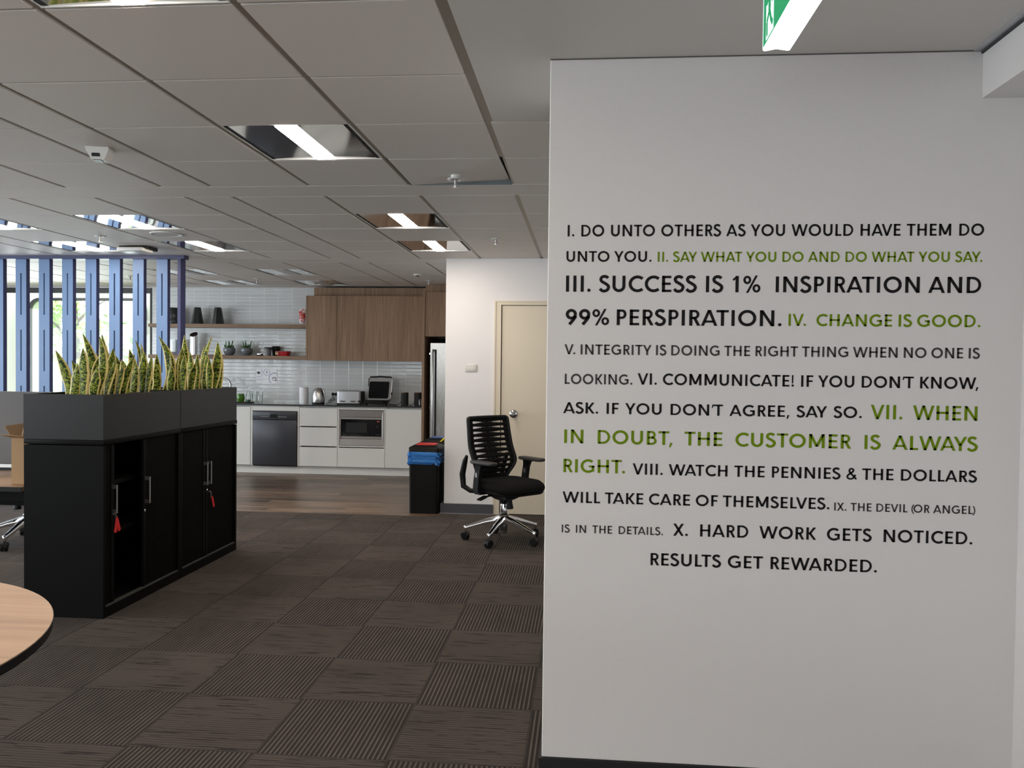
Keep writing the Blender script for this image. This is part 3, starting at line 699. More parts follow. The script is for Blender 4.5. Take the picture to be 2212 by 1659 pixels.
M_BENCH = mat('charcoal_stone_top', (.20, .20, .195), .06, 0, .6)
bt = MB(); bt.box(-5.98, -2.083, 10.385, 10.995, .897, .915, .002, 1)
bt.mi = 1; bt.box(-5.98, -2.083, 10.3845, 10.3855, .8965, .9145)
tag(bt.obj('benchtop', [M_BENCH, mat('black_edge', (.012, .012, .012), .3)], smooth=False), 'thin dark polished benchtop running the length of the kitchen', 'benchtop')
# dishwasher
M_DW = mat('graphite_steel', (.055, .056, .064), .3, .35)
t = thing('dishwasher', 'dark graphite dishwasher built in under the benchtop', 'dishwasher', (-4.035, 10.7, .1))
MB().box(-4.337, -3.735, YF+.022, 10.95, .10, .824).obj('body', M_BLACKPL, t, smooth=False)
MB().box(-4.333, -3.738, YF-.012, YF+.022, .112, .706, .004, 2).obj('door', M_DW, t)
cp = MB().box(-4.333, -3.738, YF-.014, YF+.022, .710, .818, .004, 2).obj('control_panel', M_DW, t)
MB().box(-4.096, -3.996, YF-.016, YF-.008, .735, .784, .003, 1).obj('handle_recess', M_DARK, cp)
dots = MB()
for i in range(9): dots.box(-4.225+.0125*i, -4.216+.0125*i, YF-.0152, YF-.0135, .746, .751)
for i in range(8): dots.box(-3.985+.0145*i, -3.974+.0145*i, YF-.0152, YF-.0135, .746, .751)
dots.obj('indicator_print', mat('panel_print', (.55, .56, .58), .5), cp, smooth=False)
MB().box(-4.315, -3.75, YF+.01, YF+.03, .098, .112).obj('base_strip', M_DARK, t, smooth=False)
# microwave
t = thing('microwave', 'built-in steel microwave with black glass front', 'microwave', (-2.88, 10.6, .4))
MB().box(-3.15, -2.612, YF+.03, 10.9, .44, .80).obj('body', M_BLACKPL, t, smooth=False)
tk = MB()
a0 = [(-3.178, .392), (-2.588, .392), (-2.588, .853), (-3.178, .853)]; b0 = [(-3.152, .478), (-2.610, .478), (-2.610, .762), (-3.152, .762)]
tk.loft([[(x, YF-.004, z) for x, z in a0], [(x, YF-.010, z) for x, z in [(-3.174, .396), (-2.592, .396), (-2.592, .849), (-3.174, .849)]], [(x, YF-.006, z) for x, z in b0], [(x, YF+.03, z) for x, z in b0]], cap=False)
tk.obj('trim_kit', M_STEEL, t, smooth=False)
dr = MB().box(-3.148, -2.712, YF-.002, YF+.03, .482, .758).obj('door', mat('black_glass', (.008, .008, .009), .06, 0, .6), t, smooth=False)
MB().boxes((-3.147, -2.712, YF-.006, YF, .734, .757), (-3.147, -2.712, YF-.006, YF, .482, .512)).obj('steel_band', M_STEEL, dr, smooth=False)
MB().box(-3.085, -2.805, YF-.0028, YF-.0015, .560, .690).obj('door_window', mat('smoked_window', (.030, .030, .031), .15), dr, smooth=False)
cpn = MB().box(-2.710, -2.614, YF-.002, YF+.03, .482, .758).obj('control_panel', mat('black_glass', (.008, .008, .009), .06), t, smooth=False)
MB().boxes((-2.709, -2.615, YF-.006, YF, .734, .757), (-2.709, -2.615, YF-.006, YF, .482, .512)).obj('steel_band', M_STEEL, cpn, smooth=False)
dg = MB()
for i, x in enumerate((-2.672, -2.662, -2.648)): dg.boxes((x, x+.006, YF-.0032, YF-.0018, .703, .705), (x, x+.006, YF-.0032, YF-.0018, .710, .712), (x+.005, x+.007, YF-.0032, YF-.0018, .703, .712))
dg.obj('clock_digits', mat('clock_red', (.6, .08, .03), .4, emit=(1, .16, .05), estr=.9), cpn, smooth=False)
kn = MB(); kn.loft([[(-2.660+r*math.cos(q*math.pi/12), YF-.002-d_, .632+r*math.sin(q*math.pi/12)) for q in range(24)] for r, d_ in ((.021, 0), (.021, .012), (.018, .014), (.001, .014))]); kn.obj('dial', M_BLACKPL, cpn)
for i in range(3): MB().box(-2.682+.019*i, -2.674+.019*i, YF-.0035, YF-.0015, .533, .539).obj('button', mat('button_grey', (.20, .20, .20), .5), cpn, smooth=False)
# wood overhead cupboards, fillers, fridge housing
t = thing('overhead_cupboard', 'long walnut overhead cupboard above the kitchen bench', 'cupboard', (-2.9, 10.83, 1.5))
MB().boxes((-3.705, -3.688, 10.645, 10.985, 1.493, 2.353), (-2.138, -2.122, 10.66, 10.985, 1.493, 2.353), (-3.705, -2.122, 10.66, 10.985, 1.493, 1.509), (-3.705, -2.122, 10.66, 10.985, 2.337, 2.353), (-3.7, -2.122, 10.965, 10.985, 1.5, 2.35)).obj('body', M_WOODV, t, smooth=False)
for a, b_ in ((-3.687, -3.284), (-3.284, -2.122)): MB().box(a+GAP, b_-GAP, 10.645, 10.662, 1.493, 2.350).obj('door', M_WOODV, t, smooth=False)
tag(MB().box(-3.635, -2.075, 10.76, 10.985, 2.355, 2.468).obj('cupboard_infill', M_WOODV, smooth=False), 'recessed walnut panel on top of the long overhead cupboard', 'panel')
t = thing('fridge_housing', 'tall walnut panel and high cupboard around the fridge', 'cupboard', (-1.8, 10.7, 0))
MB().box(-2.083, -2.052, 10.38, 10.985, 0, 2.39).obj('side_panel', M_WOODV, t, smooth=False)
MB().box(-2.052, -1.105, 10.42, 10.985, 1.815, 2.386).obj('body', M_WOODV, t, smooth=False)
MB().box(-2.050, -1.102, 10.40, 10.419, 1.818, 2.384).obj('door', M_WOODV, t, smooth=False)
MB().box(-2.052, -1.105, 10.96, 10.985, 0, 1.81).obj('back_panel', M_DARK, t, smooth=False)
tag(MB().box(-2.062, -1.105, 10.47, 10.985, 2.391, 2.487).obj('cupboard_infill', M_WOODV, smooth=False), 'walnut panel between fridge cupboard and ceiling', 'panel')
t = thing('fridge', 'tall stainless steel fridge half hidden by the white nib wall', 'fridge', (-1.6, 10.7, 0))
MB().box(-1.985, -1.12, 10.475, 10.94, .02, 1.73).obj('body', mat('fridge_grey_side', (.03, .03, .032), .5), t, smooth=False)
rows = []
for z in (.05, 1.732):
    rows.append([(-1.988+.868*u/12, 10.455-.025*math.sin(math.pi*u/12), z) for u in range(13)]+[(-1.12, 10.475, z), (-1.988, 10.475, z)])
dr = MB().loft(rows).obj('door', M_STEELV, t, angle=50)
MB().tube([(-1.945, 10.425, .25), (-1.945, 10.398, .28), (-1.945, 10.392, .9), (-1.945, 10.398, 1.61), (-1.945, 10.425, 1.645)], .013, 12).obj('handle', M_STEELV, dr)
MB().boxes((-1.925, -1.910, 10.434, 10.445, .25, 1.648)).obj('handle_recess', M_DARK, dr, smooth=False)
MB().boxes((-1.998, -1.985, 10.44, 10.47, 1.585, 1.605), (-1.998, -1.985, 10.44, 10.47, .885, .905)).obj('catch', M_CHROME, dr, smooth=False)
# shelves
tag(MB().box(-5.955, -3.706, 10.75, 10.985, 1.925, 1.972).obj('shelf', M_WOODH, smooth=False), 'upper floating oak shelf holding the black vases', 'shelf')
tag(MB().box(-5.955, -3.706, 10.75, 10.985, 1.500, 1.548).obj('shelf', M_WOODH, smooth=False), 'lower floating oak shelf holding the potted succulents', 'shelf')
M_VASE = mat('black_glazed_ceramic', (.020, .024, .024), .22)
def facet(x, label, h=.228, r0=.083, r1=.047, n=6, rot=.3):
    t = thing('vase', label, 'vase', (x, 10.86, 1.973), rot, 'black vases on the upper shelf')
    ring = lambda r, z: [(r*math.cos(2*math.pi*i/n), r*math.sin(2*math.pi*i/n), z) for i in range(n)]
    MB().loft([ring(r0, 0), ring(r1, h), ring(r1-.006, h), ring(r1-.006, h-.03)]).obj('body', M_VASE, t, world=False, smooth=False)
facet(-5.312, 'tapering black vase standing between the two other black vases', rot=.25); facet(-5.016, 'tapering black vase alone on the wall side, toward the cupboards', rot=.6)
t = thing('vase', 'broad black vase with a wavy side behind the blue end post', 'vase', (-5.63, 10.86, 1.973), 0, 'black vases on the upper shelf')
MB().lathe([(.088, 0), (.095, .03), (.088, .06), (.084, .10), (.088, .13), (.078, .17), (.070, .205), (.060, .222), (.052, .222), (.05, .18)], (-5.645, 10.86, 1.973), 32).obj('body', M_VASE, t)
t = thing('snack_bag', 'crumpled red and white packet at the cupboard end of the upper shelf', 'packet', (-3.83, 10.86, 1.973))
sec = []
for i in range(9):
    z = .218*i/8; w_ = .040+.006*(i/8); d_ = .028*math.sin(math.pi*min(1, .12+i/8*.95))+.003
    sec.append([(-3.830+w_*math.cos(a*math.pi/10)+.003*math.sin(i*2.1+a), 10.86+d_*math.sin(a*math.pi/10)+.003*math.sin(i*3+a*1.7), 1.974+z) for a in range(20)])
pk = MB(); pk.loft(sec); o = pk.obj('bag', M_RED, t)
m, nt, b = new_mat('packet_print'); k = NT(nt); p_, x_, y_, z_ = k.obj(); n_ = k.noise(p_, 22, 2, .6, 1.5)
k.l(k.ramp(k.math('ADD', n_, k.math('MULTIPLY', k.math('SUBTRACT', z_, .1), 1.6)), [(.38, (.75, .74, .74)), (.46, (.60, .04, .025)), (.62, (.50, .03, .02)), (.66, (.78, .76, .74))]), b.inputs['Base Color']); b.inputs['Roughness'].default_value = .25
o.data.materials[0] = m
t = thing('steel_canister', 'tall steel cylinder with a slanted top on the lower shelf', 'canister', (-5.362, 10.86, 1.549))
N_ = 32; rr = .051
MB().loft([[(-5.362+rr*math.cos(2*math.pi*i/N_), 10.86+rr*math.sin(2*math.pi*i/N_), 1.549) for i in range(N_)], [(-5.362+rr*math.cos(2*math.pi*i/N_), 10.86+rr*math.sin(2*math.pi*i/N_), 1.832+.030*math.sin(2*math.pi*i/N_)) for i in range(N_)]], cap=False).obj('body', M_CHROME, t)
MB().loft([[(-5.362+r*math.cos(2*math.pi*i/N_), 10.86+r*math.sin(2*math.pi*i/N_), 1.831+dz+.030*(r/rr)*math.sin(2*math.pi*i/N_)) for i in range(N_)] for r, dz in ((rr+.001, -.004), (rr+.001, .003), (rr-.006, .004), (.001, -.003))]).obj('rim', mat('dark_bronze', (.045, .035, .035), .35, .6), t)
tag(MB().lathe([(.19, 0), (.20, .006), (.196, .008), (.18, .004)], (-5.12, 10.865, 1.549), 40).obj('tray', M_WHITEPL), 'flat white tray under the steel canister', 'tray')
t = thing('glass_terrarium', 'square clear glass jar on a navy base behind the blue end post', 'jar', (-5.66, 10.86, 1.549))
MB().box(-5.78, -5.54, 10.77, 10.97, 1.549, 1.585, .004, 1).obj('base', mat('navy_base', (.012, .013, .035), .3), t, smooth=False)
gb = MB(); gb.boxes((-5.775, -5.545, 10.775, 10.779, 1.585, 1.755), (-5.775, -5.545, 10.961, 10.965, 1.585, 1.755), (-5.775, -5.771, 10.779, 10.961, 1.585, 1.755), (-5.549, -5.545, 10.779, 10.961, 1.585, 1.755)); gb.obj('glass_box', M_CLEAR, t, smooth=False)
MB().lathe([(.012, 0), (.005, .02), (.009, .05), (.004, .08), (.010, .10), (.006, .13), (.001, .14)], (-5.668, 10.86, 1.586), 16).obj('ornament', M_CHROME, t)
def succulent(x, label, seed):
    t = thing('potted_succulent', label, 'plant', (x, 10.86, 1.549), 0, 'potted succulents on the lower shelf')
    MB().lathe([(.042, 0), (.050, .004), (.072, .03), (.081, .062), (.080, .088), (.075, .104), (.071, .104), (.073, .09), (.05, .088), (.001, .088)], (x, 10.86, 1.549), 36).obj('pot', mat('grey_glazed_pot', (.15, .16, .17), .12, 0, .6), t)
    rnd = random.Random(seed)
    for i in range(26):
        a = rnd.uniform(0, 6.28); r = rnd.uniform(.005, .06); h = rnd.uniform(.02, .05) if i < 21 else rnd.uniform(.09, .115); ln = rnd.uniform(.1, .6)*(1 if i < 21 else .35)
        bx, by = x+r*math.cos(a), 10.86+r*math.sin(a); ex, ey = bx+h*ln*math.cos(a), by+h*ln*math.sin(a)
        w_ = .012 if i < 21 else .008
        MB().tube([(bx, by, 1.632), ((bx+ex)/2, (by+ey)/2, 1.65+h*.5), (ex, ey, 1.65+h*.85), (ex, ey, 1.65+h)], [w_*.6, w_, w_*.7, .001], 7).obj('leaf', mat('succulent_leaf', (.045, .135, .035), .45), t)
succulent(-4.853, 'grey pot of spiky succulents, on the canister side of its twin', 5); succulent(-4.609, 'grey pot of spiky succulents, on the coffee cup side of its twin', 9)
t = thing('tin', 'tiny silver lidded tin between the succulents and the cups', 'tin', (-4.42, 10.85, 1.549))
MB().lathe([(.042, 0), (.043, .016), (.042, .017)], (-4.42, 10.85, 1.549)).obj('body', M_BLACKPL, t)
MB().lathe([(.043, .015), (.043, .026), (.040, .028)], (-4.42, 10.85, 1.549)).obj('lid', M_CHROME, t)
def cup(x, y, s, label, m):
    t = thing('travel_cup', label, 'cup', (x, y, 1.549), 0, 'reusable cups on the lower shelf')
    MB().lathe([(.040*s, 0), (.052*s, .095*s)], (x, y, 1.549), 30).obj('body', m, t)
    MB().lathe([(.0555*s, .088*s), (.056*s, .108*s), (.050*s, .112*s), (.047*s, .122*s), (.001, .122*s)], (x, y, 1.549), 30).obj('lid', M_BLACKPL if s > 1 else mat('cup_lid_grey', (.05, .05, .052), .4), t)
cup(-4.29, 10.815, .95, 'grey lidded cup standing in front of the black cup', mat('cup_grey', (.16, .16, .165), .4)); cup(-4.225, 10.93, 1.09, 'taller black lidded cup behind the grey cup', M_BLACKPL)
t = thing('food_tub', 'low red plastic tub on the lower shelf', 'tub', (-4.09, 10.85, 1.549))
MB().loft([[(x, y, 1.549+z) for x, y in rrect(-4.09-w_, -4.09+w_, 10.85-d_, 10.85+d_, .025)] for w_, d_, z in ((.078, .05, 0), (.090, .058, .052), (.094, .062, .054), (.094, .062, .058))]).obj('body', mat('red_tub', (.42, .012, .014), .3), t)
MB().loft([[(x, y, 1.549+z) for x, y in rrect(-4.09-.097, -4.09+.097, 10.85-.065, 10.85+.065, .03)] for z in (.056, .064)]).obj('lid', mat('dark_red_lid', (.22, .01, .012), .35), t)
MB().box(-4.178, -4.135, 10.785, 10.79, 1.565, 1.595).obj('sticker', mat('tub_sticker', (.55, .42, .25), .6), t, smooth=False)
t = thing('small_bottle', 'small glass bottle of incense at the shelf end by the cupboard', 'bottle', (-3.755, 10.86, 1.549))
MB().lathe([(.022, 0), (.023, .05), (.020, .07), (.010, .085), (.010, .11), (.011, .112)], (-3.755, 10.86, 1.549), 20).obj('body', M_CLEAR, t)
st = MB(); st.tube([(-3.77, 10.86, 1.555), (-3.75, 10.86, 1.68)], .0025, 6); st.tube([(-3.745, 10.86, 1.555), (-3.79, 10.855, 1.66)], .0025, 6); st.obj('sticks', M_BLACKPL, t)

# bench objects
ZB = .9155
t = thing('kitchen_tap', 'arched gooseneck tap rising behind the planter', 'tap', (-4.985, 10.8, ZB))
MB().lathe([(.028, 0), (.028, .006), (.020, .012), (.018, .05)], (-4.988, 10.8, ZB), 24).obj('base', M_CHROME, t)
pts = [(-4.988, 10.8, ZB+.03), (-4.988, 10.8, 1.13)]+[(-4.892-.096*math.cos(a*math.pi/14), 10.8-.03*a/14, 1.135+.098*math.sin(a*math.pi/14)) for a in range(1, 15)]+[(-4.796, 10.77, 1.07)]
MB().tube(pts, .0125, 14).obj('spout', M_SILVER, t)
MB().tube([(-4.985, 10.8, ZB+.06), (-4.93, 10.78, ZB+.075)], .006, 10).obj('lever', M_CHROME, t)
tag(MB().loft([[(x, y, ZB+z) for x, y in rrect(-4.62-.16-g, -4.62+.16+g, 10.70-.10-g, 10.70+.10+g, .04)] for g, z in ((0, 0), (.012, .012), (.010, .012), (-.002, .003))]).obj('drinks_tray', M_STEEL), 'shallow steel tray under the green tumbler and bottle', 'tray')
def tumbler(x, y, h, r, label, m, z=ZB, nm='drinking_glass', cat='glass', group='drinking glasses on the bench'):
    t = MB().lathe([(r*.82, 0), (r*.84, .002), (r, h), (r-.003, h), (r*.80-.002, .012), (.001, .012)], (x, y, z), 30, cap=False).obj(nm, m)
    return tag(t, label, cat, group)
M_GREENGL = mat('green_glass', (.055, .18, .008), .12, 0, .5)
t = thing('green_tumbler', 'rounded green glass tumbler on the steel tray', 'tumbler', (-4.612, 10.68, ZB+.004))
MB().lathe([(.030, 0), (.042, .006), (.052, .04), (.052, .07), (.042, .112), (.039, .112), (.048, .07), (.045, .02), (.001, .012)], (-4.612, 10.68, ZB+.004), 32).obj('body', M_GREENGL, t)
t = thing('glass_bottle', 'slim clear bottle with a green foot on the steel tray', 'bottle', (-4.515, 10.70, ZB+.004))
MB().lathe([(.030, 0), (.034, .004), (.034, .06), (.030, .11), (.014, .15), (.011, .18), (.014, .20), (.010, .205)], (-4.515, 10.70, ZB+.004), 28, cap=False).obj('body', M_CLEAR, t)
MB().lathe([(.028, .002), (.031, .006), (.031, .035), (.001, .037)], (-4.515, 10.70, ZB+.004), 28).obj('green_foot', mat('deep_green_glass', (.005, .11, .035), .15), t)
MB().lathe([(.012, .200), (.013, .214), (.004, .222)], (-4.515, 10.70, ZB+.004), 20).obj('stopper', M_CLEAR, t)
tumbler(-4.440, 10.72, .150, .036, 'tall clear drinking glass touching the slim bottle', M_CLEAR); tumbler(-4.356, 10.72, .150, .040, 'tall clear drinking glass standing out on the bare benchtop', M_CLEAR)
tumbler(-4.685, 10.69, .10, .030, 'short clear glass at the planter edge of the steel tray', M_CLEAR, ZB+.004)
tumbler(-2.125, 10.52, .085, .028, 'small clear glass against the walnut fridge panel', M_CLEAR)
t = thing('paper_towel_roll', 'white paper towel roll standing on the bench', 'paper towel', (-3.752, 10.72, ZB))
MB().lathe([(.059, 0), (.060, .002), (.060, .215), (.058, .217), (.022, .217), (.021, .19)], (-3.752, 10.72, ZB), 40).obj('roll', M_PAPER, t)
MB().lathe([(.021, .0), (.021, .218), (.018, .218)], (-3.752, 10.72, ZB), 24, cap=False).obj('core', M_CARD, t)
t = thing('kettle', 'brushed steel electric kettle on the bench', 'kettle', (-3.53, 10.65, ZB))
MB().lathe([(.078, 0), (.082, .004), (.080, .016)], (-3.53, 10.65, ZB), 36).obj('base', M_BLACKPL, t)
MB().lathe([(.080, .018), (.083, .03), (.080, .09), (.070, .15), (.056, .190), (.050, .198)], (-3.53, 10.65, ZB), 40).obj('body', M_STEELV, t)
MB().lathe([(.049, .198), (.045, .208), (.020, .214), (.001, .215)], (-3.53, 10.65, ZB), 36).obj('lid', M_STEEL, t)
MB().tube([(-3.482, 10.64, ZB+.195), (-3.452, 10.63, ZB+.178), (-3.440, 10.63, ZB+.12), (-3.448, 10.63, ZB+.07), (-3.463, 10.635, ZB+.045)], [.010, .011, .010, .010, .009], 12).obj('handle', M_STEELV, t)
MB().tube([(-3.486, 10.632, ZB+.186), (-3.466, 10.624, ZB+.17), (-3.455, 10.622, ZB+.12), (-3.463, 10.622, ZB+.06)], .0085, 10).obj('handle_grip', M_BLACKPL, t)
MB().prism([(-3.583, 10.63, ZB+.188), (-3.583, 10.67, ZB+.188), (-3.610, 10.65, ZB+.183)], (.008, 0, -.03)).obj('spout', M_STEELV, t)
t = thing('kettle_cable', 'tangled black kettle cable with plugs at the wall socket', 'cord', (-3.4, 10.8, ZB))
pts = [(-3.44, 10.69, ZB+.006), (-3.43, 10.70, ZB+.008)]
for i in range(22):
    a = i*.85; pts.append((-3.415+.0032*i+.022*math.cos(a), 10.72+.004*i*.5+.015*math.sin(a*.7), ZB+.022+.0022*i+.020*math.sin(a)))
pts += [(-3.40, 10.86, ZB+.07), (-3.42, 10.925, ZB+.105), (-3.425, 10.945, ZB+.12)]
MB().tube(pts, .0035, 7).obj('cable', M_BLACKPL, t)
for x in (-3.425, -3.380): MB().loft([[(x+r*math.cos(q*math.pi/10), 10.962-d_, 1.036+r*math.sin(q*math.pi/10)) for q in range(20)] for d_, r in ((0, .019), (.02, .021), (.03, .016))]).obj('plug', M_BLACKPL, t)
t = thing('power_outlet', 'white double power outlet on the splashback beside the toaster', 'power outlet', (-3.40, 10.99, 1.036))
MB().box(-3.465, -3.335, 10.985, 10.9995, .998, 1.074, .004, 2).obj('plate', M_WHITEPL, t)
t = thing('toaster', 'silver four slice toaster with a dark side', 'toaster', (-3.1, 10.68, ZB))
MB().loft([[(x, y, ZB+z) for x, y in rrect(-3.285, -2.955, 10.64, 10.84, .035)] for z in (.014, .168)]+[[(x, y, ZB+.178) for x, y in rrect(-3.277, -2.963, 10.648, 10.832, .03)]]).obj('body', mat('toaster_silver', (.50, .50, .51), .3, .55), t)
MB().box(-2.964, -2.945, 10.67, 10.825, ZB+.016, ZB+.172, .004, 1).obj('side_cover', M_BLACKPL, t)
MB().box(-3.278, -2.962, 10.648, 10.835, ZB, ZB+.014).obj('base', M_BLACKPL, t, smooth=False)
MB().boxes((-3.24, -3.0, 10.685, 10.712, ZB+.176, ZB+.1795), (-3.24, -3.0, 10.765, 10.792, ZB+.176, ZB+.1795)).obj('bread_slot', M_DARK, t, smooth=False)
for x in (-3.235, -3.093): 
    pl = MB().box(x, x+.085, 10.636, 10.642, ZB+.028, ZB+.052).obj('control_panel', M_STEEL, t, smooth=False)
    MB().box(x+.008, x+.07, 10.633, 10.638, ZB+.033, ZB+.044).obj('button_row', M_BLACKPL, pl, smooth=False)
t = thing('sandwich_press', 'open black and steel sandwich press with its lid upright', 'sandwich press', (-2.76, 10.66, ZB))
MB().loft([[(x, y, ZB+z) for x, y in rrect(-2.905+i_, -2.605-i_, 10.54+i_, 10.80, .03)] for i_, z in ((.02, .018), (0, .03), (0, .052), (.01, .058))]).obj('base', M_BLACKPL, t)
MB().boxes((-2.955, -2.90, 10.515, 10.56, ZB+.035, ZB+.055), (-2.92, -2.895, 10.56, 10.6, ZB, ZB+.02), (-2.65, -2.625, 10.56, 10.6, ZB, ZB+.02), (-2.92, -2.895, 10.74, 10.78, ZB, ZB+.02), (-2.65, -2.625, 10.74, 10.78, ZB, ZB+.02)).obj('foot', M_BLACKPL, t, smooth=False)
def plane_box(x0, x1, v0, v1, y0, y1, sx=.02):      # upright slab leaning back a little
    mb = MB(); f = lambda x, v, y: (x+sx*v/.36, y+.12*v, ZB+.05+v)
    mb.loft([[f(x, v, y0) for x, v in rrect(x0, x1, v0, v1, .02)], [f(x, v, y1) for x, v in rrect(x0, x1, v0, v1, .02)]])
    return mb
lid = plane_box(-2.895, -2.585, .0, .305, 10.755, 10.80).obj('lid', mat('press_silver', (.16, .16, .16), .35, .6), t)
plane_box(-2.883, -2.615, .030, .255, 10.747, 10.756).obj('hot_plate', mat('nonstick_plate', (.005, .005, .0055), .6, 0, .1, bump=.3, bscale=150), lid)
hb = MB(); f_ = lambda x, v: (x+.02*v/.36, 10.765+.12*v, ZB+.05+v)
hb.tube([f_(-2.893, .19), f_(-2.896, .29), f_(-2.88, .312), f_(-2.74, .320), f_(-2.60, .312), f_(-2.585, .29)], .011, 10); hb.obj('lid_handle', M_BLACKPL, lid)
MB().tube([f_(-2.582, .30), f_(-2.578, .15), f_(-2.588, .02), (-2.60, 10.74, ZB+.05)], .010, 10).obj('hinge_arm', M_SILVER, t)
kn = MB(); kn.loft([[(-2.572+d_, 10.76+r*math.cos(q*math.pi/8), ZB+.145+r*math.sin(q*math.pi/8)) for q in range(16)] for d_, r in ((0, .016), (.012, .016), (.014, .008))]); kn.obj('knob', M_BLACKPL, t)
def speaker(x, y, label):
    t = thing('speaker', label, 'speaker', (x, y, ZB), 0, 'black cylindrical speakers')
    MB().lathe([(.046, 0), (.049, .003), (.049, .165), (.047, .170)], (x, y, ZB), 36).obj('body', mat('speaker_fabric', (.013, .0135, .015), .75, bump=.5, bscale=900), t)
    MB().lathe([(.049, .166), (.0485, .171), (.044, .173), (.001, .172)], (x, y, ZB), 36).obj('top_ring', mat('copper_ring', (.20, .095, .055), .4, .6), t)
speaker(-2.347, 10.58, 'black cylinder speaker standing clear on the bench'); speaker(-2.180, 10.62, 'black cylinder speaker half behind the walnut fridge panel')
t = MB().tube([(-2.60, 10.74, ZB+.006), (-2.52, 10.64, ZB+.006), (-2.47, 10.60, ZB+.004), (-2.42, 10.6, ZB+.02), (-2.396, 10.6, ZB+.055)], .004, 7).obj('speaker_cable', M_BLACKPL); tag(t, 'black cable running from the sandwich press to the clear standing speaker', 'cable')
t = MB().tube([(-2.298, 10.6, ZB+.005), (-2.26, 10.63, ZB+.005), (-2.245, 10.64, ZB+.02), (-2.23, 10.65, ZB+.05), (-2.232, 10.65, ZB+.13)], .004, 7).obj('speaker_cable', M_BLACKPL); tag(t, 'black cable between the two cylinder speakers', 'cable')
# notice on the splashback
t = thing('notice', 'white paper notice with blue circles and kitchen icons on the splashback', 'notice', (-4.382, 10.998, 1.27))
nx0, nx1, nz0, nz1 = -4.533, -4.232, 1.171, 1.369
sh = MB().box(nx0, nx1, 10.9965, 10.998, nz0, nz1).obj('sheet', M_PAPER, t, smooth=False)
M_INK = mat('black_ink', (.03, .03, .035), .6); M_BLUEINK = mat('blue_ink', (.13, .19, .42), .6)
def arc(cx, cz, r0, r1, a0, a1, m, name, par):
    mb = MB(); n = 28
    for i in range(n):
        q0, q1 = [math.radians(a0+(a1-a0)*v/n) for v in (i, i+1)]
        pts = [(cx+r0*math.cos(q0), cz+r0*math.sin(q0)), (cx+r1*math.cos(q0), cz+r1*math.sin(q0)), (cx+r1*math.cos(q1), cz+r1*math.sin(q1)), (cx+r0*math.cos(q1), cz+r0*math.sin(q1))]
        if any(not (nx0 < a < nx1 and nz0 < b_ < nz1) for a, b_ in pts): continue
        mb.prism([(a, 10.9962, b_) for a, b_ in pts], (0, .0003, 0))
    return mb.obj(name, m, par, smooth=False)
arc(-4.492, 1.312, .053, .057, -120, 60, M_BLUEINK, 'printed_circle', sh)
arc(-4.378, 1.322, .041, .046, 0, 360, M_BLUEINK, 'printed_circle', sh)
arc(-4.272, 1.238, .070, .078, 60, 235, M_BLUEINK, 'printed_circle', sh)
ic = MB()
def disc(mb, cx, cz, r, n=20): mb.prism([(cx+r*math.cos(i*2*math.pi/n), 10.9961, cz+r*math.sin(i*2*math.pi/n)) for i in range(n)], (0, .0003, 0))
disc(ic, -4.494, 1.314, .019); ic.boxes((-4.524, -4.521, 10.9961, 10.9964, 1.296, 1.326), (-4.466, -4.463, 10.9961, 10.9964, 1.296, 1.326), (-4.528, -4.517, 10.9961, 10.9964, 1.316, 1.326), (-4.469, -4.461, 10.9961, 10.9964, 1.315, 1.327))
ic.prism([(-4.389, 10.9961, 1.334), (-4.367, 10.9961, 1.334), (-4.370, 10.9961, 1.322), (-4.378, 10.9961, 1.316), (-4.386, 10.9961, 1.322)], (0, .0003, 0)); ic.boxes((-4.3795, -4.3765, 10.9961, 10.9964, 1.303, 1.318), (-4.385, -4.371, 10.9961, 10.9964, 1.301, 1.304))
ic.boxes((-4.300, -4.243, 10.9961, 10.9964, 1.240, 1.250), (-4.300, -4.292, 10.9961, 10.9964, 1.222, 1.250), (-4.250, -4.243, 10.9961, 10.9964, 1.208, 1.250), (-4.296, -4.243, 10.9961, 10.9964, 1.210, 1.216), (-4.262, -4.243, 10.9961, 10.9964, 1.205, 1.220), (-4.278, -4.268, 10.9961, 10.9964, 1.256, 1.262))
ic.obj('printed_icons', M_INK, sh, smooth=False)
tx = MB(); rnd = random.Random(4)
for z, xe in ((1.226, -4.372), (1.209, -4.432)):
    x = nx0+.008
    while x < xe:
        wl = rnd.uniform(.008, .020); tx.box(x, min(xe, x+wl), 10.9961, 10.9964, z, z+.0045); x += wl+.003
tx.obj('printed_lines', mat('grey_ink', (.38, .38, .42), .6), sh, smooth=False)
# light switch on the nib wall
t = thing('wall_plate', 'glossy cream blank plate on the white wall beside the door', 'wall plate', (-1.105, 7.93, 1.425))
MB().box(-1.165, -1.045, 7.921, 7.9295, 1.388, 1.463, .004, 2).obj('surround', mat('plate_cream', (.62, .60, .565), .18), t)
MB().box(-1.157, -1.053, 7.918, 7.923, 1.396, 1.456, .0025, 2).obj('cover', mat('plate_cream', (.62, .60, .565), .18), t)

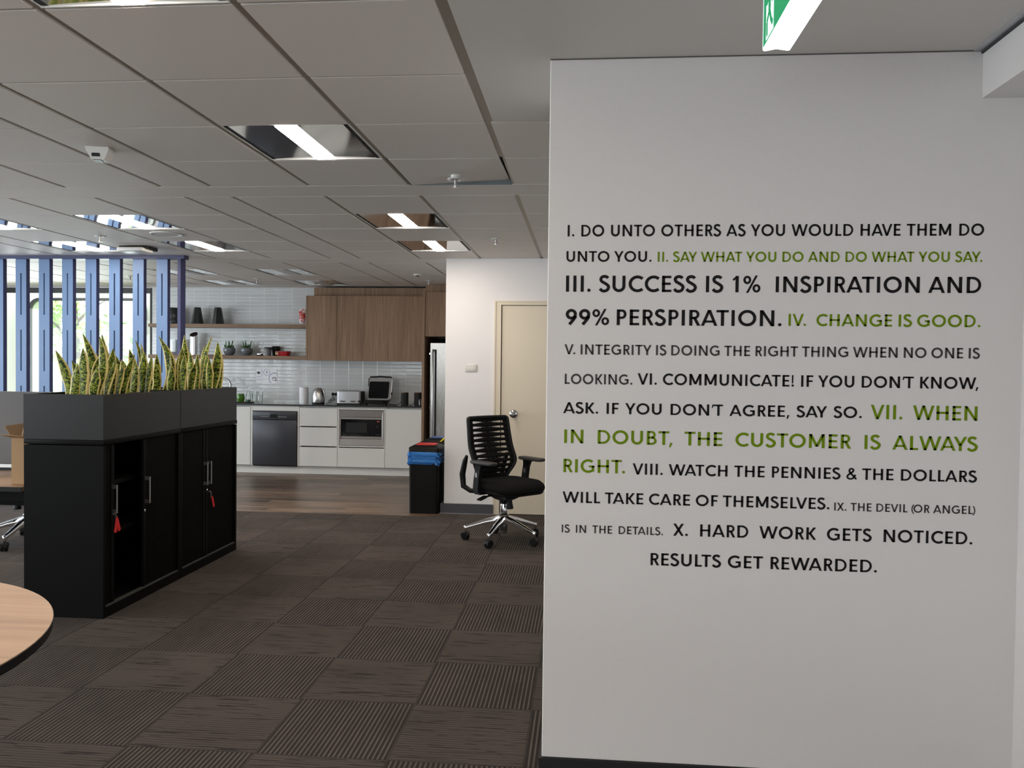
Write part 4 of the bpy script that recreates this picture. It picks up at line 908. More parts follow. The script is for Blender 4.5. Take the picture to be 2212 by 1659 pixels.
# ------------------------------------------------------------ recycling bins
def bin_(y0, label, lidc, name, bag, flap):
    x0, x1, y1 = -1.700, -1.392-.008, y0+.33; zt = .64
    t = thing('recycling_bin', label, 'bin', ((x0+x1)/2, (y0+y1)/2, 0), 0, 'recycling bins')
    sec = lambda g, z, r=.03: [(x, y, z) for x, y in rrect(x0+g, x1-g, y0+g, y1-g, r)]
    MB().loft([sec(.006, 0), sec(.005, .01), sec(.0, .59)]).obj('body', mat('bin_black', (.005, .0047, .0045), .45, 0, .2, bump=.35, bscale=60), t)
    lid_ = MB().loft([sec(-.004, .572), sec(-.004, .638), sec(.002, .647), sec(.040, .666), sec(.05, .666), sec(.052, .65)]).obj('lid', mat('bin_lid', (.007, .0065, .006), .42, 0, .2), t)
    if flap == 'flat':
        MB().box(x0+.055, x1-.055, y0+.06, y1-.06, .652, .671, .004, 1).obj('flap', lidc, lid_)
    else:
        MB().prism([(x1-.085, y0+.06, .655), (x1-.085, y1-.06, .655), (x1-.035, y1-.06, .705), (x1-.035, y0+.06, .705)], (.012, 0, -.006)).obj('flap', lidc, lid_, smooth=False)
        MB().box(x0+.055, x1-.09, y0+.06, y1-.06, .652, .657).obj('opening', M_DARK, lid_, smooth=False)
    if bag:
        rnd = random.Random(2); rings = []
        base = rrect(x0-.012, x1+.006, y0-.012, y1+.012, .04, 7)
        nrm = len(base); cx_, cy_ = (x0+x1)/2, (y0+y1)/2
        for i in range(15):
            v = i/14; z = .474+.126*v; rg = []
            for j, (x, y) in enumerate(base):
                a = 2*math.pi*j/nrm
                g = .006*math.sin(a*9+v*7)+.005*math.sin(a*17-v*11+1)+.004*math.sin(v*19+a*5)+(.010 if .35 < v < .75 else 0)*math.sin(v*9)-.006*(v < .1)
                dx, dy = x-cx_, y-cy_; L = math.hypot(dx, dy)
                rg.append((x+dx/L*g, y+dy/L*g, z+.010*math.sin(a*3+1)*(1 if v < .5 else .3)))
            rings.append(rg)
        MB().loft(rings, cap=False).obj('bin_liner', bag, t, angle=25, solid=.0015)
M_BAG, nt, b = new_mat('blue_bin_liner'); b.inputs['Base Color'].default_value = (.015, .16, .50, 1); b.inputs['Roughness'].default_value = .22; k = NT(nt); p_, x_, y_, z_ = k.obj()
k.bump(b, k.noise(k.vec(k.math('MULTIPLY', x_, 14), k.math('MULTIPLY', y_, 14), k.math('MULTIPLY', z_, 55)), 1.0, 3, .6, 1.5), .9, .012)
bin_(7.86, 'black bin with a red lid flap and a blue liner hanging out', M_RED, 'red', M_BAG, 'flat')
bin_(8.24, 'black bin with a raised yellow lid flap, in the middle of the bin row', mat('yellow_plastic', (.70, .52, .02), .4), 'yellow', None, 'up')
bin_(8.64, 'black bin with a blue lid flap, last in the row towards the fridge', mat('blue_plastic', (.05, .11, .33), .4), 'blue', None, 'flat')
# ------------------------------------------------------------ office chair
M_ARMPAD = mat('arm_pad', (.035, .033, .032), .55)
FW = .04
def smooth_step(a, b, x): 
    t = max(0, min(1, (x-a)/(b-a))); return t*t*(3-2*t)
def make_chair(label):
    t = thing('office_chair', label, 'office chair', (0, 0, 0), 0, 'office chairs')
    L = dict(world=False)
    # five-star base
    for i in range(5):
        a = math.radians(72*i+CH_ROT); ca, sa = math.cos(a), math.sin(a); px, py = -sa, ca
        rings = []
        for r, zt, h, wd in ((.02, .215, .075, .030), (.06, .205, .062, .026), (.15, .178, .045, .021), (.25, .142, .034, .018), (.31, .122, .032, .0165), (.328, .116, .030, .012)):
            cx_, cy_ = ca*r, sa*r
            prof = [(-wd, -h*.55), (-wd*.85, -h), (wd*.85, -h), (wd, -h*.55), (wd*.8, -.006), (wd*.35, 0), (-wd*.35, 0), (-wd*.8, -.006)]
            rings.append([(cx_+px*q, cy_+py*q, zt+dz) for q, dz in prof])
        lg = MB().loft(rings).obj('base_leg', M_CHROME, t, angle=45, **L)
        ex, ey = ca*.318, sa*.318
        MB().lathe([(.012, .118), (.0145, .114), (.0145, .075), (.011, .068)], (ex, ey, 0), 16).obj('stem', M_CHROME, lg, **L)
        ca2 = a+1.1+.8*i; wx, wy = math.cos(ca2), math.sin(ca2); ox, oy = ex-.018*wy*-1*0+.0, ey
        w = MB()
        for s in (-1, 1):
            w.loft([[(ex+wx*(s*.006+s*d_)+(-wy)*r*math.cos(q*math.pi/12), ey+wy*(s*.006+s*d_)+wx*r*math.cos(q*math.pi/12), .0305+r*math.sin(q*math.pi/12)) for q in range(24)] for d_, r in ((0, .026), (0, .0300), (.014, .0300), (.018, .026), (.019, .004))])
        w.loft([[(ex+wx*d_-wy*r*math.cos(q*math.pi/12-.2), ey+wy*d_+wx*r*math.cos(q*math.pi/12-.2), .0345+r*math.sin(q*math.pi/12-.2)) for q in range(13)] for d_, r in ((-.027, .030), (-.024, .033), (.024, .033), (.027, .030))])
        w.tube([(ex, ey, .04), (ex, ey, .08)], .011, 12)
        w.obj('caster', M_BLACKPL, lg, **L)
    MB().lathe([(.030, .232), (.042, .222), (.044, .185), (.040, .165), (.030, .160)], n=28).obj('hub', M_CHROME, t, **L)
    MB().lathe([(.027, .06), (.029, .065), (.029, .225), (.0285, .335), (.026, .34)], n=24).obj('gas_lift', M_CHROME, t, **L)
    MB().lathe([(.030, .090), (.031, .094), (.031, .160), (.029, .164)], n=24).obj('lower_sleeve', mat('dark_chrome', (.18, .18, .18), .25, .9), t, **L)
    mc = MB(); mc.loft([[(x, y, z) for x, y in rrect(-w_, w_, y0, y1, .03)] for z, w_, y0, y1 in ((.335, .032, -.035, .04), (.345, .055, -.07, .08), (.375, .085, -.13, .13), (.405, .10, -.17, .15), (.428, .11, -.17, .16))])
    mc.tube([(.0, 0, .31), (0, 0, .345)], .038, 20); mc.obj('tilt_mechanism', M_BLACKPL, t, **L)
    for s in (-1, 1):
        lv = MB(); lv.tube([(s*.08, -.03, .385), (s*.18, -.04, .375)], .008, 8); lv.loft([[(s*x, y, z) for y, z in ((-.065, .372+d_), (-.015, .372+d_), (-.015, .384+d_), (-.065, .384+d_))] for x, d_ in ((.165, 0), (.20, -.012), (.235, -.022))]); lv.obj('lever', M_BLACKPL, t, **L)
    MB().loft([[(.02+r*math.cos(q*math.pi/9), .095+r*math.sin(q*math.pi/9)*.9, z) for q in range(18)] for z, r in ((.37, .020), (.33, .024), (.30, .031), (.285, .034), (.280, .030))]).obj('tension_knob', M_BLACKPL, t, **L)
    # seat
    def seat_ring(g, z, dip=0):
        out = []
        for x, y in rrect(-.245+g, .245-g, -.23+g, .262-g, .12-g*.5, 8):
            out.append((x*(1-.10*smooth_step(-.05, -.25, y)), y+FW, z-.016-dip*smooth_step(.10, .28, y)))
        return out
    MB().loft([seat_ring(.05, .425, .0), seat_ring(.015, .434, .012), seat_ring(.006, .450, .018), seat_ring(.012, .456, .018)]).obj('seat_pan', M_BLACKPL, t, **L)
    MB().loft([seat_ring(.012, .456, .018), seat_ring(.001, .470, .02), seat_ring(-.004, .490, .022), seat_ring(.004, .512, .024), seat_ring(.022, .526, .024), seat_ring(.055, .533, .022), seat_ring(.11, .534, .014), seat_ring(.17, .530, .0)]).obj('seat', M_BLACKFAB, t, angle=70, **L)
    # back: a shaped slotted panel inside a frame
    def half(v):
        return .158+.068*smooth_step(0, .34, v)-.012*smooth_step(.45, 1.0, v)
    def yb(v): return -.232+.052*math.exp(-((v-.26)/.20)**2)-.085*max(0, v-.30)**1.25+.0
    def S(u, v, off=0):
        return Vector((u*half(v), yb(v)+.030*u*u+off+FW, .497+.515*v))
    slots = 11; v0, v1 = .055, .965; dv = (v1-v0)/slots; U = [-1+2*i/64 for i in range(65)]
    def sl(u, k):
        a = abs(u)
        if a < .10 or a > .80: return 0
        e = (a-.085)/.60
        h = min(1, e) if a < .74 else 1
        return dv*.21*h
    p = MB()
    for k in range(slots+1):
        lo = []; mid = []; hi = []
        for u in U:
            a = v0-.03 if k == 0 else v0+dv*(k-.5)+sl(u, k)
            b_ = v1+.02 if k == slots else v0+dv*(k+.5)-sl(u, k)
            if k == 0: a = .0
            if k == slots: b_ = .995
            lo.append(S(u*.97, a)); mid.append(S(u*.97, (a+b_)/2)); hi.append(S(u*.97, b_))
        p.grid([lo, mid, hi])
    p.obj('back_panel', M_BLACKFAB, t, angle=80, solid=.004, fixn=False, **L)
    th = MB()
    for k in range(slots):
        vc = v0+dv*(k+.5)
        for f in (-.52, 0, .52):
            for s in (-1, 1):
                pts = []
                for i in range(9):
                    a = .16+.68*i/8; pts.append(S(s*a*.97, vc+f*sl(a, k)))
                th.tube(pts, .0007, 4)
    th.obj('mesh_lattice', M_BLACKFAB, t, **L)
    path = []
    for i in range(25): path.append((1, i/24))
    loop = [(1-.0, v) for v in [i/22 for i in range(21)]]
    pts = [S(1, v) for _, v in loop]
    for i in range(1, 7):                       # rounded top corner
        a = i/7*math.pi/2; pts.append(S(1-.10*(1-math.cos(a)), .955+.045*math.sin(a)))
    for i in range(0, 17): pts.append(S(.9-1.8*i/16, 1.0))
    for i in range(1, 7):
        a = math.pi/2-i/7*math.pi/2; pts.append(S(-(1-.10*(1-math.cos(a))), .955+.045*math.sin(a)))
    pts += [S(-1, v) for _, v in loop[::-1]]
    for i in range(0, 11): pts.append(S(-1+2*i/10, -.005))
    fr = MB(); rings = []
    n = len(pts)
    for i, q in enumerate(pts):
        tn = (pts[(i+1) % n]-pts[i-1]).normalized(); nz = Vector((0, 1, 0)); b_ = tn.cross(nz).normalized(); nn = b_.cross(tn).normalized()
        rings.append([q+b_*(.015*math.cos(j*math.pi/5))+nn*(.018*math.sin(j*math.pi/5)-.006) for j in range(10)])
    fr.loft(rings+[rings[0]], cap=False); fr.obj('back_frame', M_BLACKPL, t, angle=60, **L)
    # spine behind the back and its junction under the seat
    sp = MB(); rg = []
    for y, z, w_, d_ in ((-.10, .40, .05, .018), (-.20, .405, .055, .02), (-.275, .43, .07, .022), (-.295, .50, .085, .020), (-.285, .58, .10, .016), (-.262, .66, .11, .012)):
        y += FW*.8; rg.append([(w_, y-d_, z), (w_, y+d_*.3, z), (-w_, y+d_*.3, z), (-w_, y-d_, z)])
    sp.loft(rg); sp.obj('back_support', M_BLACKPL, t, angle=60, **L)
    for s in (-1, 1):
        yk = MB(); yk.tube([(s*.10, -.10+FW, .405), (s*.19, -.25+FW, .408), (s*.212, -.315+FW, .44), (s*.217, -.325+FW, .54), (s*.222, -.285+FW, .655), (s*.222, -.262+FW, .70)], [.018, .020, .024, .026, .022, .012], 10); yk.obj('back_arm', M_BLACKPL, t, angle=60, **L)
        a = MB(); xx = s*.262
        rg = []
        for y, z, w_, h in ((-.07, .425, .030, .016), (-.075, .455, .032, .016), (-.07, .52, .031, .015), (-.055, .60, .030, .014), (-.045, .638, .036, .016), (-.035, .654, .055, .018)):
            y += FW
            rg.append([(xx+s*.0+h, y-w_, z), (xx+h, y+w_, z), (xx-h, y+w_, z), (xx-h, y-w_, z)])
        a.loft(rg); a.boxes((min(xx, s*.12), max(xx, s*.12), -.105+FW, -.035+FW, .404, .420)); 
        post = a.obj('armrest_post', M_BLACKPL, t, smooth=False, **L)
        pd = MB(); pd.loft([[(xx+x, y, z) for x, y in rrect(-w_, w_, -.135+g+FW, .150-g+FW, .03)] for z, w_, g in ((.654, .034, .012), (.660, .041, .002), (.672, .042, 0), (.680, .038, .006))]); pd.obj('arm_pad', M_ARMPAD, t, **L)
        bn = MB(); bn.box(xx+s*.0145-.003, xx+s*.0145+.003, -.078+FW, -.055+FW, .545, .582, .001, 1); bn.box(xx-s*.0145-.003, xx-s*.0145+.003, -.078+FW, -.055+FW, .545, .582, .001, 1); bn.obj('height_button', M_SILVER, post, smooth=False, **L)
    return t
CH_ROT = 0
def place_rot(fx, fy): return math.atan2(fy, fx)-math.pi/2
ang = place_rot(.72, -.69)
# spoke directions measured on the floor, turned back into the chair's own frame
CH_ROT = math.degrees(math.atan2(-.36, -.105)-ang)
ch = make_chair('black mesh-back office chair with chrome base in front of the cream door')
ch.location = (-.655, 6.755, 0); ch.rotation_euler = (0, 0, ang)
dup(ch, (-4.40, 6.15, 0), math.radians(176), 'black office chair with chrome base half hidden behind the desk and black cabinet', 'office chairs')

# ------------------------------------------------------------ desk corner behind the cabinets
t = thing('desk', 'light oak desk with a black edge against the back of the black cabinet', 'desk', (-4.2, 4.7, 0))
dk = MB().box(-5.2, -3.168, 4.372, 5.02, .706, .731).obj('desktop', M_TABLE, t, smooth=False)
MB().boxes((-5.2, -3.168, 4.368, 4.372, .704, .7305), (-5.204, -5.2, 4.368, 5.02, .704, .7305)).obj('edge_band', M_BLACKPL, dk, smooth=False)
for x in (-5.1, -3.24):
    lg = MB(); lg.boxes((x-.025, x+.025, 4.45, 4.95, .03, .06), (x-.025, x+.025, 4.68, 4.74, .06, .70), (x-.025, x+.025, 4.45, 4.95, .68, .706), (x-.02, x+.02, 4.46, 4.5, 0, .03), (x-.02, x+.02, 4.9, 4.94, 0, .03)); lg.obj('leg_frame', M_BLACKMETAL, t, smooth=False)
MB().box(-5.05, -3.27, 4.66, 4.69, .60, .70).obj('cable_tray', M_BLACKMETAL, t, smooth=False)
MB().box(-5.15, -3.2, 4.965, 4.985, .515, .706).obj('added_dark_panel', M_BLACKMETAL, t, smooth=False)  # black panel added to block the bright strip seen under the desk
t = thing('desk_screen', 'grey felt privacy screen standing along the desk', 'privacy screen', (-4.2, 5.05, .731))
MB().box(-5.2, -3.19, 5.03, 5.066, .772, 1.245, .006, 2).obj('felt_panel', M_FELT, t)
MB().box(-5.2, -3.19, 5.022, 5.072, .750, .772).obj('rail', M_SILVER, t, smooth=False)
MB().box(-5.2, -3.19, 5.026, 5.068, .731, .750).obj('foot_rail', M_BLACKPL, t, smooth=False)
t = thing('cardboard_box', 'narrow brown cardboard box with open flaps on the desk', 'cardboard box', (-3.235, 4.62, .731))
bx0, bx1, by0, by1, bz = -3.303, -3.172, 4.47, 4.74, 1.0
MB().boxes((bx0, bx1, by0, by0+.004, .732, bz), (bx0, bx1, by1-.004, by1, .732, bz), (bx0, bx0+.004, by0, by1, .732, bz), (bx1-.004, bx1, by0, by1, .732, bz), (bx0, bx1, by0, by1, .732, .736)).obj('box', M_CARD, t, smooth=False)
MB().prism([(bx0, by0, bz), (bx1, by0, bz), (bx1+.01, by0-.055, bz+.012), (bx0-.032, by0-.055, bz+.022)], (0, .002, .003)).obj('flap', M_CARD, t, smooth=False)
MB().prism([(bx0, by1, bz), (bx1, by1, bz), (bx1+.01, by1+.05, bz+.075), (bx0-.02, by1+.05, bz+.065)], (0, .003, 0)).obj('flap', M_CARD, t, smooth=False)
MB().prism([(bx0, by0, bz), (bx0, by1, bz), (bx0-.045, by1, bz+.075), (bx0-.045, by0, bz+.068)], (.003, 0, .0)).obj('flap', M_CARD, t, smooth=False)
hd = MB(); hd.tube([(-3.243, by0+.01, bz+.0), (-3.225, by0+.01, bz+.075), (-3.20, by0+.01, bz+.075), (-3.185, by0+.01, bz)], .006, 6); hd.tube([(-3.238, by0+.01, bz+.03), (-3.19, by0+.01, bz+.03)], .005, 6); hd.obj('paper_handle', mat('pale_kraft', (.52, .37, .22), .8), t)

# ------------------------------------------------------------ round table at the picture edge
RX, RY, RR = -2.115, 1.772, .75
t = thing('round_table', 'round light oak meeting table with a black edge, cut off by the picture side', 'table', (RX, RY, 0))
tp = MB().lathe([(RR, .728), (RR, .731)], (RX, RY, 0), 96).obj('tabletop', M_TABLE, t)
MB().lathe([(RR-.012, .700), (RR-.001, .703), (RR+.001, .728), (RR, .7285), (.02, .7285)], (RX, RY, 0), 96).obj('edge_band', M_BLACKPL, t, angle=50)
MB().lathe([(.045, .02), (.04, .05), (.04, .66), (.11, .69), (.11, .70)], (RX, RY, 0), 32).obj('pedestal', M_BLACKMETAL, t)
MB().lathe([(.36, 0), (.36, .008), (.33, .014), (.06, .024), (.045, .03)], (RX, RY, 0), 64).obj('base', M_BLACKMETAL, t)

# ------------------------------------------------------------ trees outside
M_TREE = []
for nm, c in (('tree_leaf_light', (.42, .55, .22)), ('tree_leaf_mid', (.30, .46, .16)), ('tree_leaf_grey', (.42, .50, .32))):
    m, nt, b = new_mat(nm); k = NT(nt); p_, x_, y_, z_ = k.pos(); k.l(k.mix(k.noise(p_, 2.5, 2), tuple(v*.6 for v in c), tuple(min(1, v*1.6) for v in c)), b.inputs['Base Color']); b.inputs['Roughness'].default_value = .7; M_TREE.append(m)
M_BARK = mat('tree_bark', (.16, .12, .09), .9, bump=.5, bscale=30)
def tree(x, y, h, r, mi, label, seed):
    rnd = random.Random(seed)
    t = thing('tree', label, 'tree', (x, y, -.4), 0, 'trees outside the kitchen window')
    tr_ = MB(); tr_.tube([(x, y, -.4), (x+.05, y, h*.35), (x-.08, y+.05, h*.8)], [.13, .09, .03], 8)
    for i in range(7):
        z = h*(.2+.09*i); a = rnd.uniform(0, 6.3); tr_.tube([(x, y, z), (x+.5*r*math.cos(a), y+.5*r*math.sin(a), z+.3*r), (x+.9*r*math.cos(a), y+.9*r*math.sin(a), z+.45*r)], [.04, .025, .008], 5)
    tr_.obj('trunk', M_BARK, t)
    m = MB(); blobs = [(x+rnd.uniform(-.75, .75)*r, y+rnd.uniform(-.6, .6)*r, h*rnd.uniform(.08, .95), r*rnd.uniform(.28, .5)) for _ in range(17)]
    for bx, by, bz_, br in blobs:
        for _ in range(110):
            d_ = Vector((rnd.gauss(0, 1), rnd.gauss(0, 1), rnd.gauss(0, 1))).normalized()*br*rnd.uniform(.5, 1.05)
            c = Vector((bx, by, bz_))+d_; a = Vector((rnd.gauss(0, 1), rnd.gauss(0, 1), rnd.gauss(0, 1))).normalized(); b_ = a.cross(d_).normalized(); s = rnd.uniform(.05, .10)
            m._f([m.bm.verts.new(q) for q in (c+a*s, c+b_*s*.5, c-a*s, c-b_*s*.5)])
    m.obj('foliage', M_TREE[mi], t, smooth=False, fixn=False)
tree(-10.2, 15.6, 4.6, 1.3, 0, 'pale green tree seen through the middle gaps of the blue screen', 1)
tree(-7.6, 14.6, 3.6, 1.0, 1, 'darker green bushy tree seen through the screen gaps by the window edge', 2)
tree(-13.6, 18.5, 5.2, 1.6, 2, 'grey green tree at the far side of the window view', 3)

# ------------------------------------------------------------ wall lettering: hand-built geometric capitals
T_ = .183
def stroke_poly(pts, w=T_):
    """ribbon along a centre line -> list of quads"""
    L, R_ = [], []
    n = len(pts)
    for i, q in enumerate(pts):
        a = pts[max(0, i-1)]; b = pts[min(n-1, i+1)]
        dx, dy = b[0]-a[0], b[1]-a[1]; l = math.hypot(dx, dy) or 1
        nx, ny = -dy/l*w/2, dx/l*w/2
        L.append((q[0]+nx, q[1]+ny)); R_.append((q[0]-nx, q[1]-ny))
    return [[L[i], R_[i], R_[i+1], L[i+1]] for i in range(n-1)]
def rect(x0, y0, x1, y1): return [(x0, y0), (x1, y0), (x1, y1), (x0, y1)]
def diag(x0, x1, w=None, y0=0, y1=1):
    """slanted stem with level ends, from x0 at y0 to x1 at y1 (left edges)"""
    w = w or T_*math.hypot(x1-x0, y1-y0)/abs(y1-y0)
    return [(x0, y0), (x0+w, y0), (x1+w, y1), (x1, y1)]
def arc_pts(cx, cy, rx, ry, a0, a1, n=30): return [(cx+rx*math.cos(math.radians(a0+(a1-a0)*i/n)), cy+ry*math.sin(math.radians(a0+(a1-a0)*i/n))) for i in range(n+1)]
def spl(P_, n=8):
    out = []
    for i in range(len(P_)-1):
        p0, p1, p2, p3 = P_[max(0, i-1)], P_[i], P_[i+1], P_[min(len(P_)-1, i+2)]
        for j in range(n):
            t = j/n; f = lambda a, b, c, d: .5*((2*b)+(-a+c)*t+(2*a-5*b+4*c-d)*t*t+(-a+3*b-3*c+d)*t**3)
            out.append((f(p0[0], p1[0], p2[0], p3[0]), f(p0[1], p1[1], p2[1], p3[1])))
    return out+[P_[-1]]
def G(w, *polys, l=.10, r=.10):
    flat = []
    for q in polys:
        if isinstance(q[0][0], tuple) or isinstance(q[0][0], list): flat += q
        else: flat.append(q)
    return (w, l, r, flat)
h = T_/2
dotp = lambda cx, cy, r=.085: [(cx+r*math.cos(i*math.pi/10), cy+r*math.sin(i*math.pi/10)) for i in range(20)]
ring_ = lambda cx, cy, rx, ry, w=T_: stroke_poly(arc_pts(cx, cy, rx, ry, 0, 360, 48), w)
Sp = spl([(.50, .845), (.42, .925), (.29, .953), (.14, .90), (.085, .765), (.145, .64), (.29, .55), (.42, .465), (.515, .375), (.535, .27), (.46, .115), (.29, .047), (.14, .085), (.035, .195)])
GL = {
 'I': G(T_, rect(0, 0, T_, 1), l=.125, r=.125),
 'L': G(.50, rect(0, 0, T_, 1), rect(0, 0, .50, .148), l=.125, r=.03),
 'T': G(.70, rect(0, .850, .70, 1), rect(.35-h, 0, .35+h, 1), l=.035, r=.035),
 'H': G(.76, rect(0, 0, T_, 1), rect(.76-T_, 0, .76, 1), rect(0, .437, .76, .585), l=.125, r=.125),
 'E': G(.55, rect(0, 0, T_, 1), rect(0, 0, .55, .148), rect(0, .437, .51, .585), rect(0, .850, .54, 1), l=.125, r=.07),
 'F': G(.52, rect(0, 0, T_, 1), rect(0, .425, .48, .573), rect(0, .850, .52, 1), l=.125, r=.05),
 'D': G(.82, rect(0, 0, T_, 1), stroke_poly([(T_*.5, 1-.072), (.33, 1-.072)], .145), stroke_poly([(T_*.5, .072), (.33, .072)], .145), stroke_poly(arc_pts(.33, .5, .49-h, .5-.074, 90, -90), .158), l=.125, r=.07),
 'O': G(1.03, ring_(.515, .5, .515-h, .516-h), l=.07, r=.07),
 'C': G(.83, stroke_poly(arc_pts(.515, .5, .515-h, .516-h, 47, 313)), l=.07, r=.04),
 'G': G(.93, stroke_poly(arc_pts(.515, .5, .515-h, .516-h, 47, 305)), rect(.93-T_, .085, .93, .52), rect(.56, .40, .93, .545), l=.07, r=.10),
 'S': G(.60, stroke_poly(Sp), l=.06, r=.05),
 'U': G(.76, rect(0, .36, T_, 1), rect(.76-T_, .36, .76, 1), stroke_poly(arc_pts(.38, .37, .38-h, .385-h, 180, 360)), l=.115, r=.115),
 'N': G(.82, rect(0, 0, T_, 1), rect(.82-T_, 0, .82, 1), diag(.82-.195, .0, .195), l=.125, r=.125),
 'M': G(.98, rect(0, 0, T_, 1), rect(.98-T_, 0, .98, 1), [(.395, .10), (.585, .10), (.19, 1), (0, 1)], [(.395, .10), (.585, .10), (.98, 1), (.79, 1)], l=.125, r=.125),
 'W': G(1.34, diag(.285, 0, .175), diag(.285, .585, .175), diag(.885, .585, .175), diag(.885, 1.175, .175), l=.02, r=.02),
 'V': G(.86, diag(.345, 0, .18), diag(.345, .69, .18), l=.01, r=.01),
 'A': G(.94, diag(0, .38, .178), diag(.762, .382, .178), rect(.20, .20, .74, .335), l=.01, r=.01),
 'X': G(.80, diag(0, .60, .20), diag(.60, .0, .20), l=.02, r=.02),
 'Y': G(.82, rect(.41-h, 0, .41+h, .45), diag(.41-h-.01, 0, .19, .38, 1), diag(.41-h-.01, .63, .19, .38, 1), l=.0, r=.0),
 'K': G(.72, rect(0, 0, T_, 1), diag(.125, .50, .20, .45, 1), diag(.52, .12, .205, 0, .58), l=.125, r=.0),
 'P': G(.58, rect(0, 0, T_, 1), stroke_poly([(T_*.5, .927), (.30, .927)], .145), stroke_poly([(T_*.5, .472), (.30, .472)], .145), stroke_poly(arc_pts(.30, .70, .28-h, .2275, 90, -90), .155), l=.125, r=.05),
 'R': G(.64, rect(0, 0, T_, 1), stroke_poly([(T_*.5, .927), (.30, .927)], .145), stroke_poly([(T_*.5, .4925), (.30, .4925)], .145), stroke_poly(arc_pts(.30, .71, .29-h, .2175, 90, -90), .155), diag(.45, .19, .19, 0, .52), l=.125, r=.02),
 'B': G(.65, rect(0, 0, T_, 1), stroke_poly([(T_*.5, .927), (.31, .927)], .145), stroke_poly([(T_*.5, .515), (.33, .515)], .145), stroke_poly([(T_*.5, .072), (.33, .072)], .145), stroke_poly(arc_pts(.31, .73, .28-h, .199, 90, -90), .15), stroke_poly(arc_pts(.33, .292, .32-h, .22, 90, -90), .155), l=.125, r=.06),
 '1': G(.34, rect(.34-T_, 0, .34, 1), [(.212, 1), (.212, .84), (.05, .70), (-.02, .79)], l=.14, r=.20),
 '9': G(.66, ring_(.33, .675, .33-h, .34-h), stroke_poly([(.585, .56), (.49, .38), (.22, .02)], T_*1.02), l=.06, r=.06),
 '%': G(.98, ring_(.225, .755, .225-.067, .255-.067, .134), ring_(.755, .245, .225-.067, .255-.067, .134), diag(.16, .69, .135, -.03, 1.03), l=.06, r=.06),
 '&': G(.80, stroke_poly(spl([(.78, .03), (.50, .36), (.30, .60), (.235, .77), (.30, .92), (.42, .945), (.53, .88), (.53, .74), (.40, .60), (.20, .45), (.085, .27), (.15, .10), (.32, .05), (.50, .10), (.63, .26), (.70, .43)]), .15), l=.05, r=.02),
 '.': G(.20, dotp(.10, .10, .10), l=.08, r=.08),
 ',': G(.20, [(.0, -.16), (.10, -.16), (.22, .17), (.07, .17)], l=.05, r=.06),
 "'": G(.16, [(.0, .70), (.085, .70), (.20, 1.0), (.06, 1.0)], l=.06, r=.03),
 '!': G(.20, dotp(.10, .10, .10), [(.035, .27), (.135, .27), (.15, 1), (.02, 1)], l=.10, r=.10),
 '(': G(.20, stroke_poly(arc_pts(.62, .42, .56, .72, 130, 230), .13), l=.06, r=-.05),
 ')': G(.20, stroke_poly(arc_pts(-.36, .42, .56, .72, 50, -50), .13), l=-.02, r=.06),
}
KERN = {'AV': -.13, 'VA': -.13, 'AY': -.14, 'YA': -.14, 'WA': -.09, 'AW': -.09, 'TA': -.11, 'AT': -.11, 'LT': -.10, 'LL': 0, 'AU': -.02, 'TO': -.03, 'LV': -.1, 'Y.': -.12, 'V.': -.1, 'T.': -.09, "'T": -.05, "N'": .0, 'P.': -.1, 'T,': -.09, 'LY': -.1, 'RT': -.02, 'YS': -.04, 'FO': -.02, 'KE': 0, 'W,': -.1}
def word_width(w_):
    x = 0
    for i, c in enumerate(w_):
        g = GL[c]; x += (g[1] if i else 0)+g[0]+(g[2] if i < len(w_)-1 else 0)+(KERN.get(w_[i:i+2], 0) if i < len(w_)-1 else 0)
    return x
def lay_run(text, x0, x1, cap, space=.5):
    """word placements so that the run spans x0..x1: [(word, x, horizontal scale)]"""
    ws = text.split(' '); n = sum(1 for a in ws[1:]); nat = sum(word_width(w_) for w_ in ws if w_)*cap
    tot = x1-x0; k = 1.0
    side = lambda a, b_: (GL[a[-1]][2]+GL[b_[0]][1])*cap     # side bearings either word brings to the gap
    gaps = sum(side(a, b_) for a, b_ in zip(ws, ws[1:])); sp = space*cap; k = (tot-sp*n)/(nat+gaps)
    out = []; x = x0
    for i, w_ in enumerate(ws):
        if i: x += sp+side(ws[i-1], w_)*k
        if w_: out.append((w_, x, k)); x += word_width(w_)*cap*k
    return out
YW = 2.80
def px2wall(px, py):
    """photo measurement taken on the lettered wall -> metres on that wall (x, z)"""
    f = Vector((-math.sin(YAW)*math.cos(PITCH), math.cos(YAW)*math.cos(PITCH), -math.sin(PITCH))); r = Vector((math.cos(YAW), math.sin(YAW), 0)); u = r.cross(f)
    c, s = math.cos(ROLL), math.sin(ROLL); r2 = r*c+u*s; u2 = u*c-r*s
    d = f*F_PX+r2*(px-1106)-u2*(py-829.5); q = YW/d.y
    return d.x*q, CAM_Z+d.z*q
M_VBLACK = mat('black_vinyl', (.011, .0095, .010), .6, 0, .15); M_VGREY = mat('grey_vinyl', (.055, .046, .047), .6, 0, .15); M_VGREEN = mat('green_vinyl', (.140, .225, .003), .6, 0, .15)
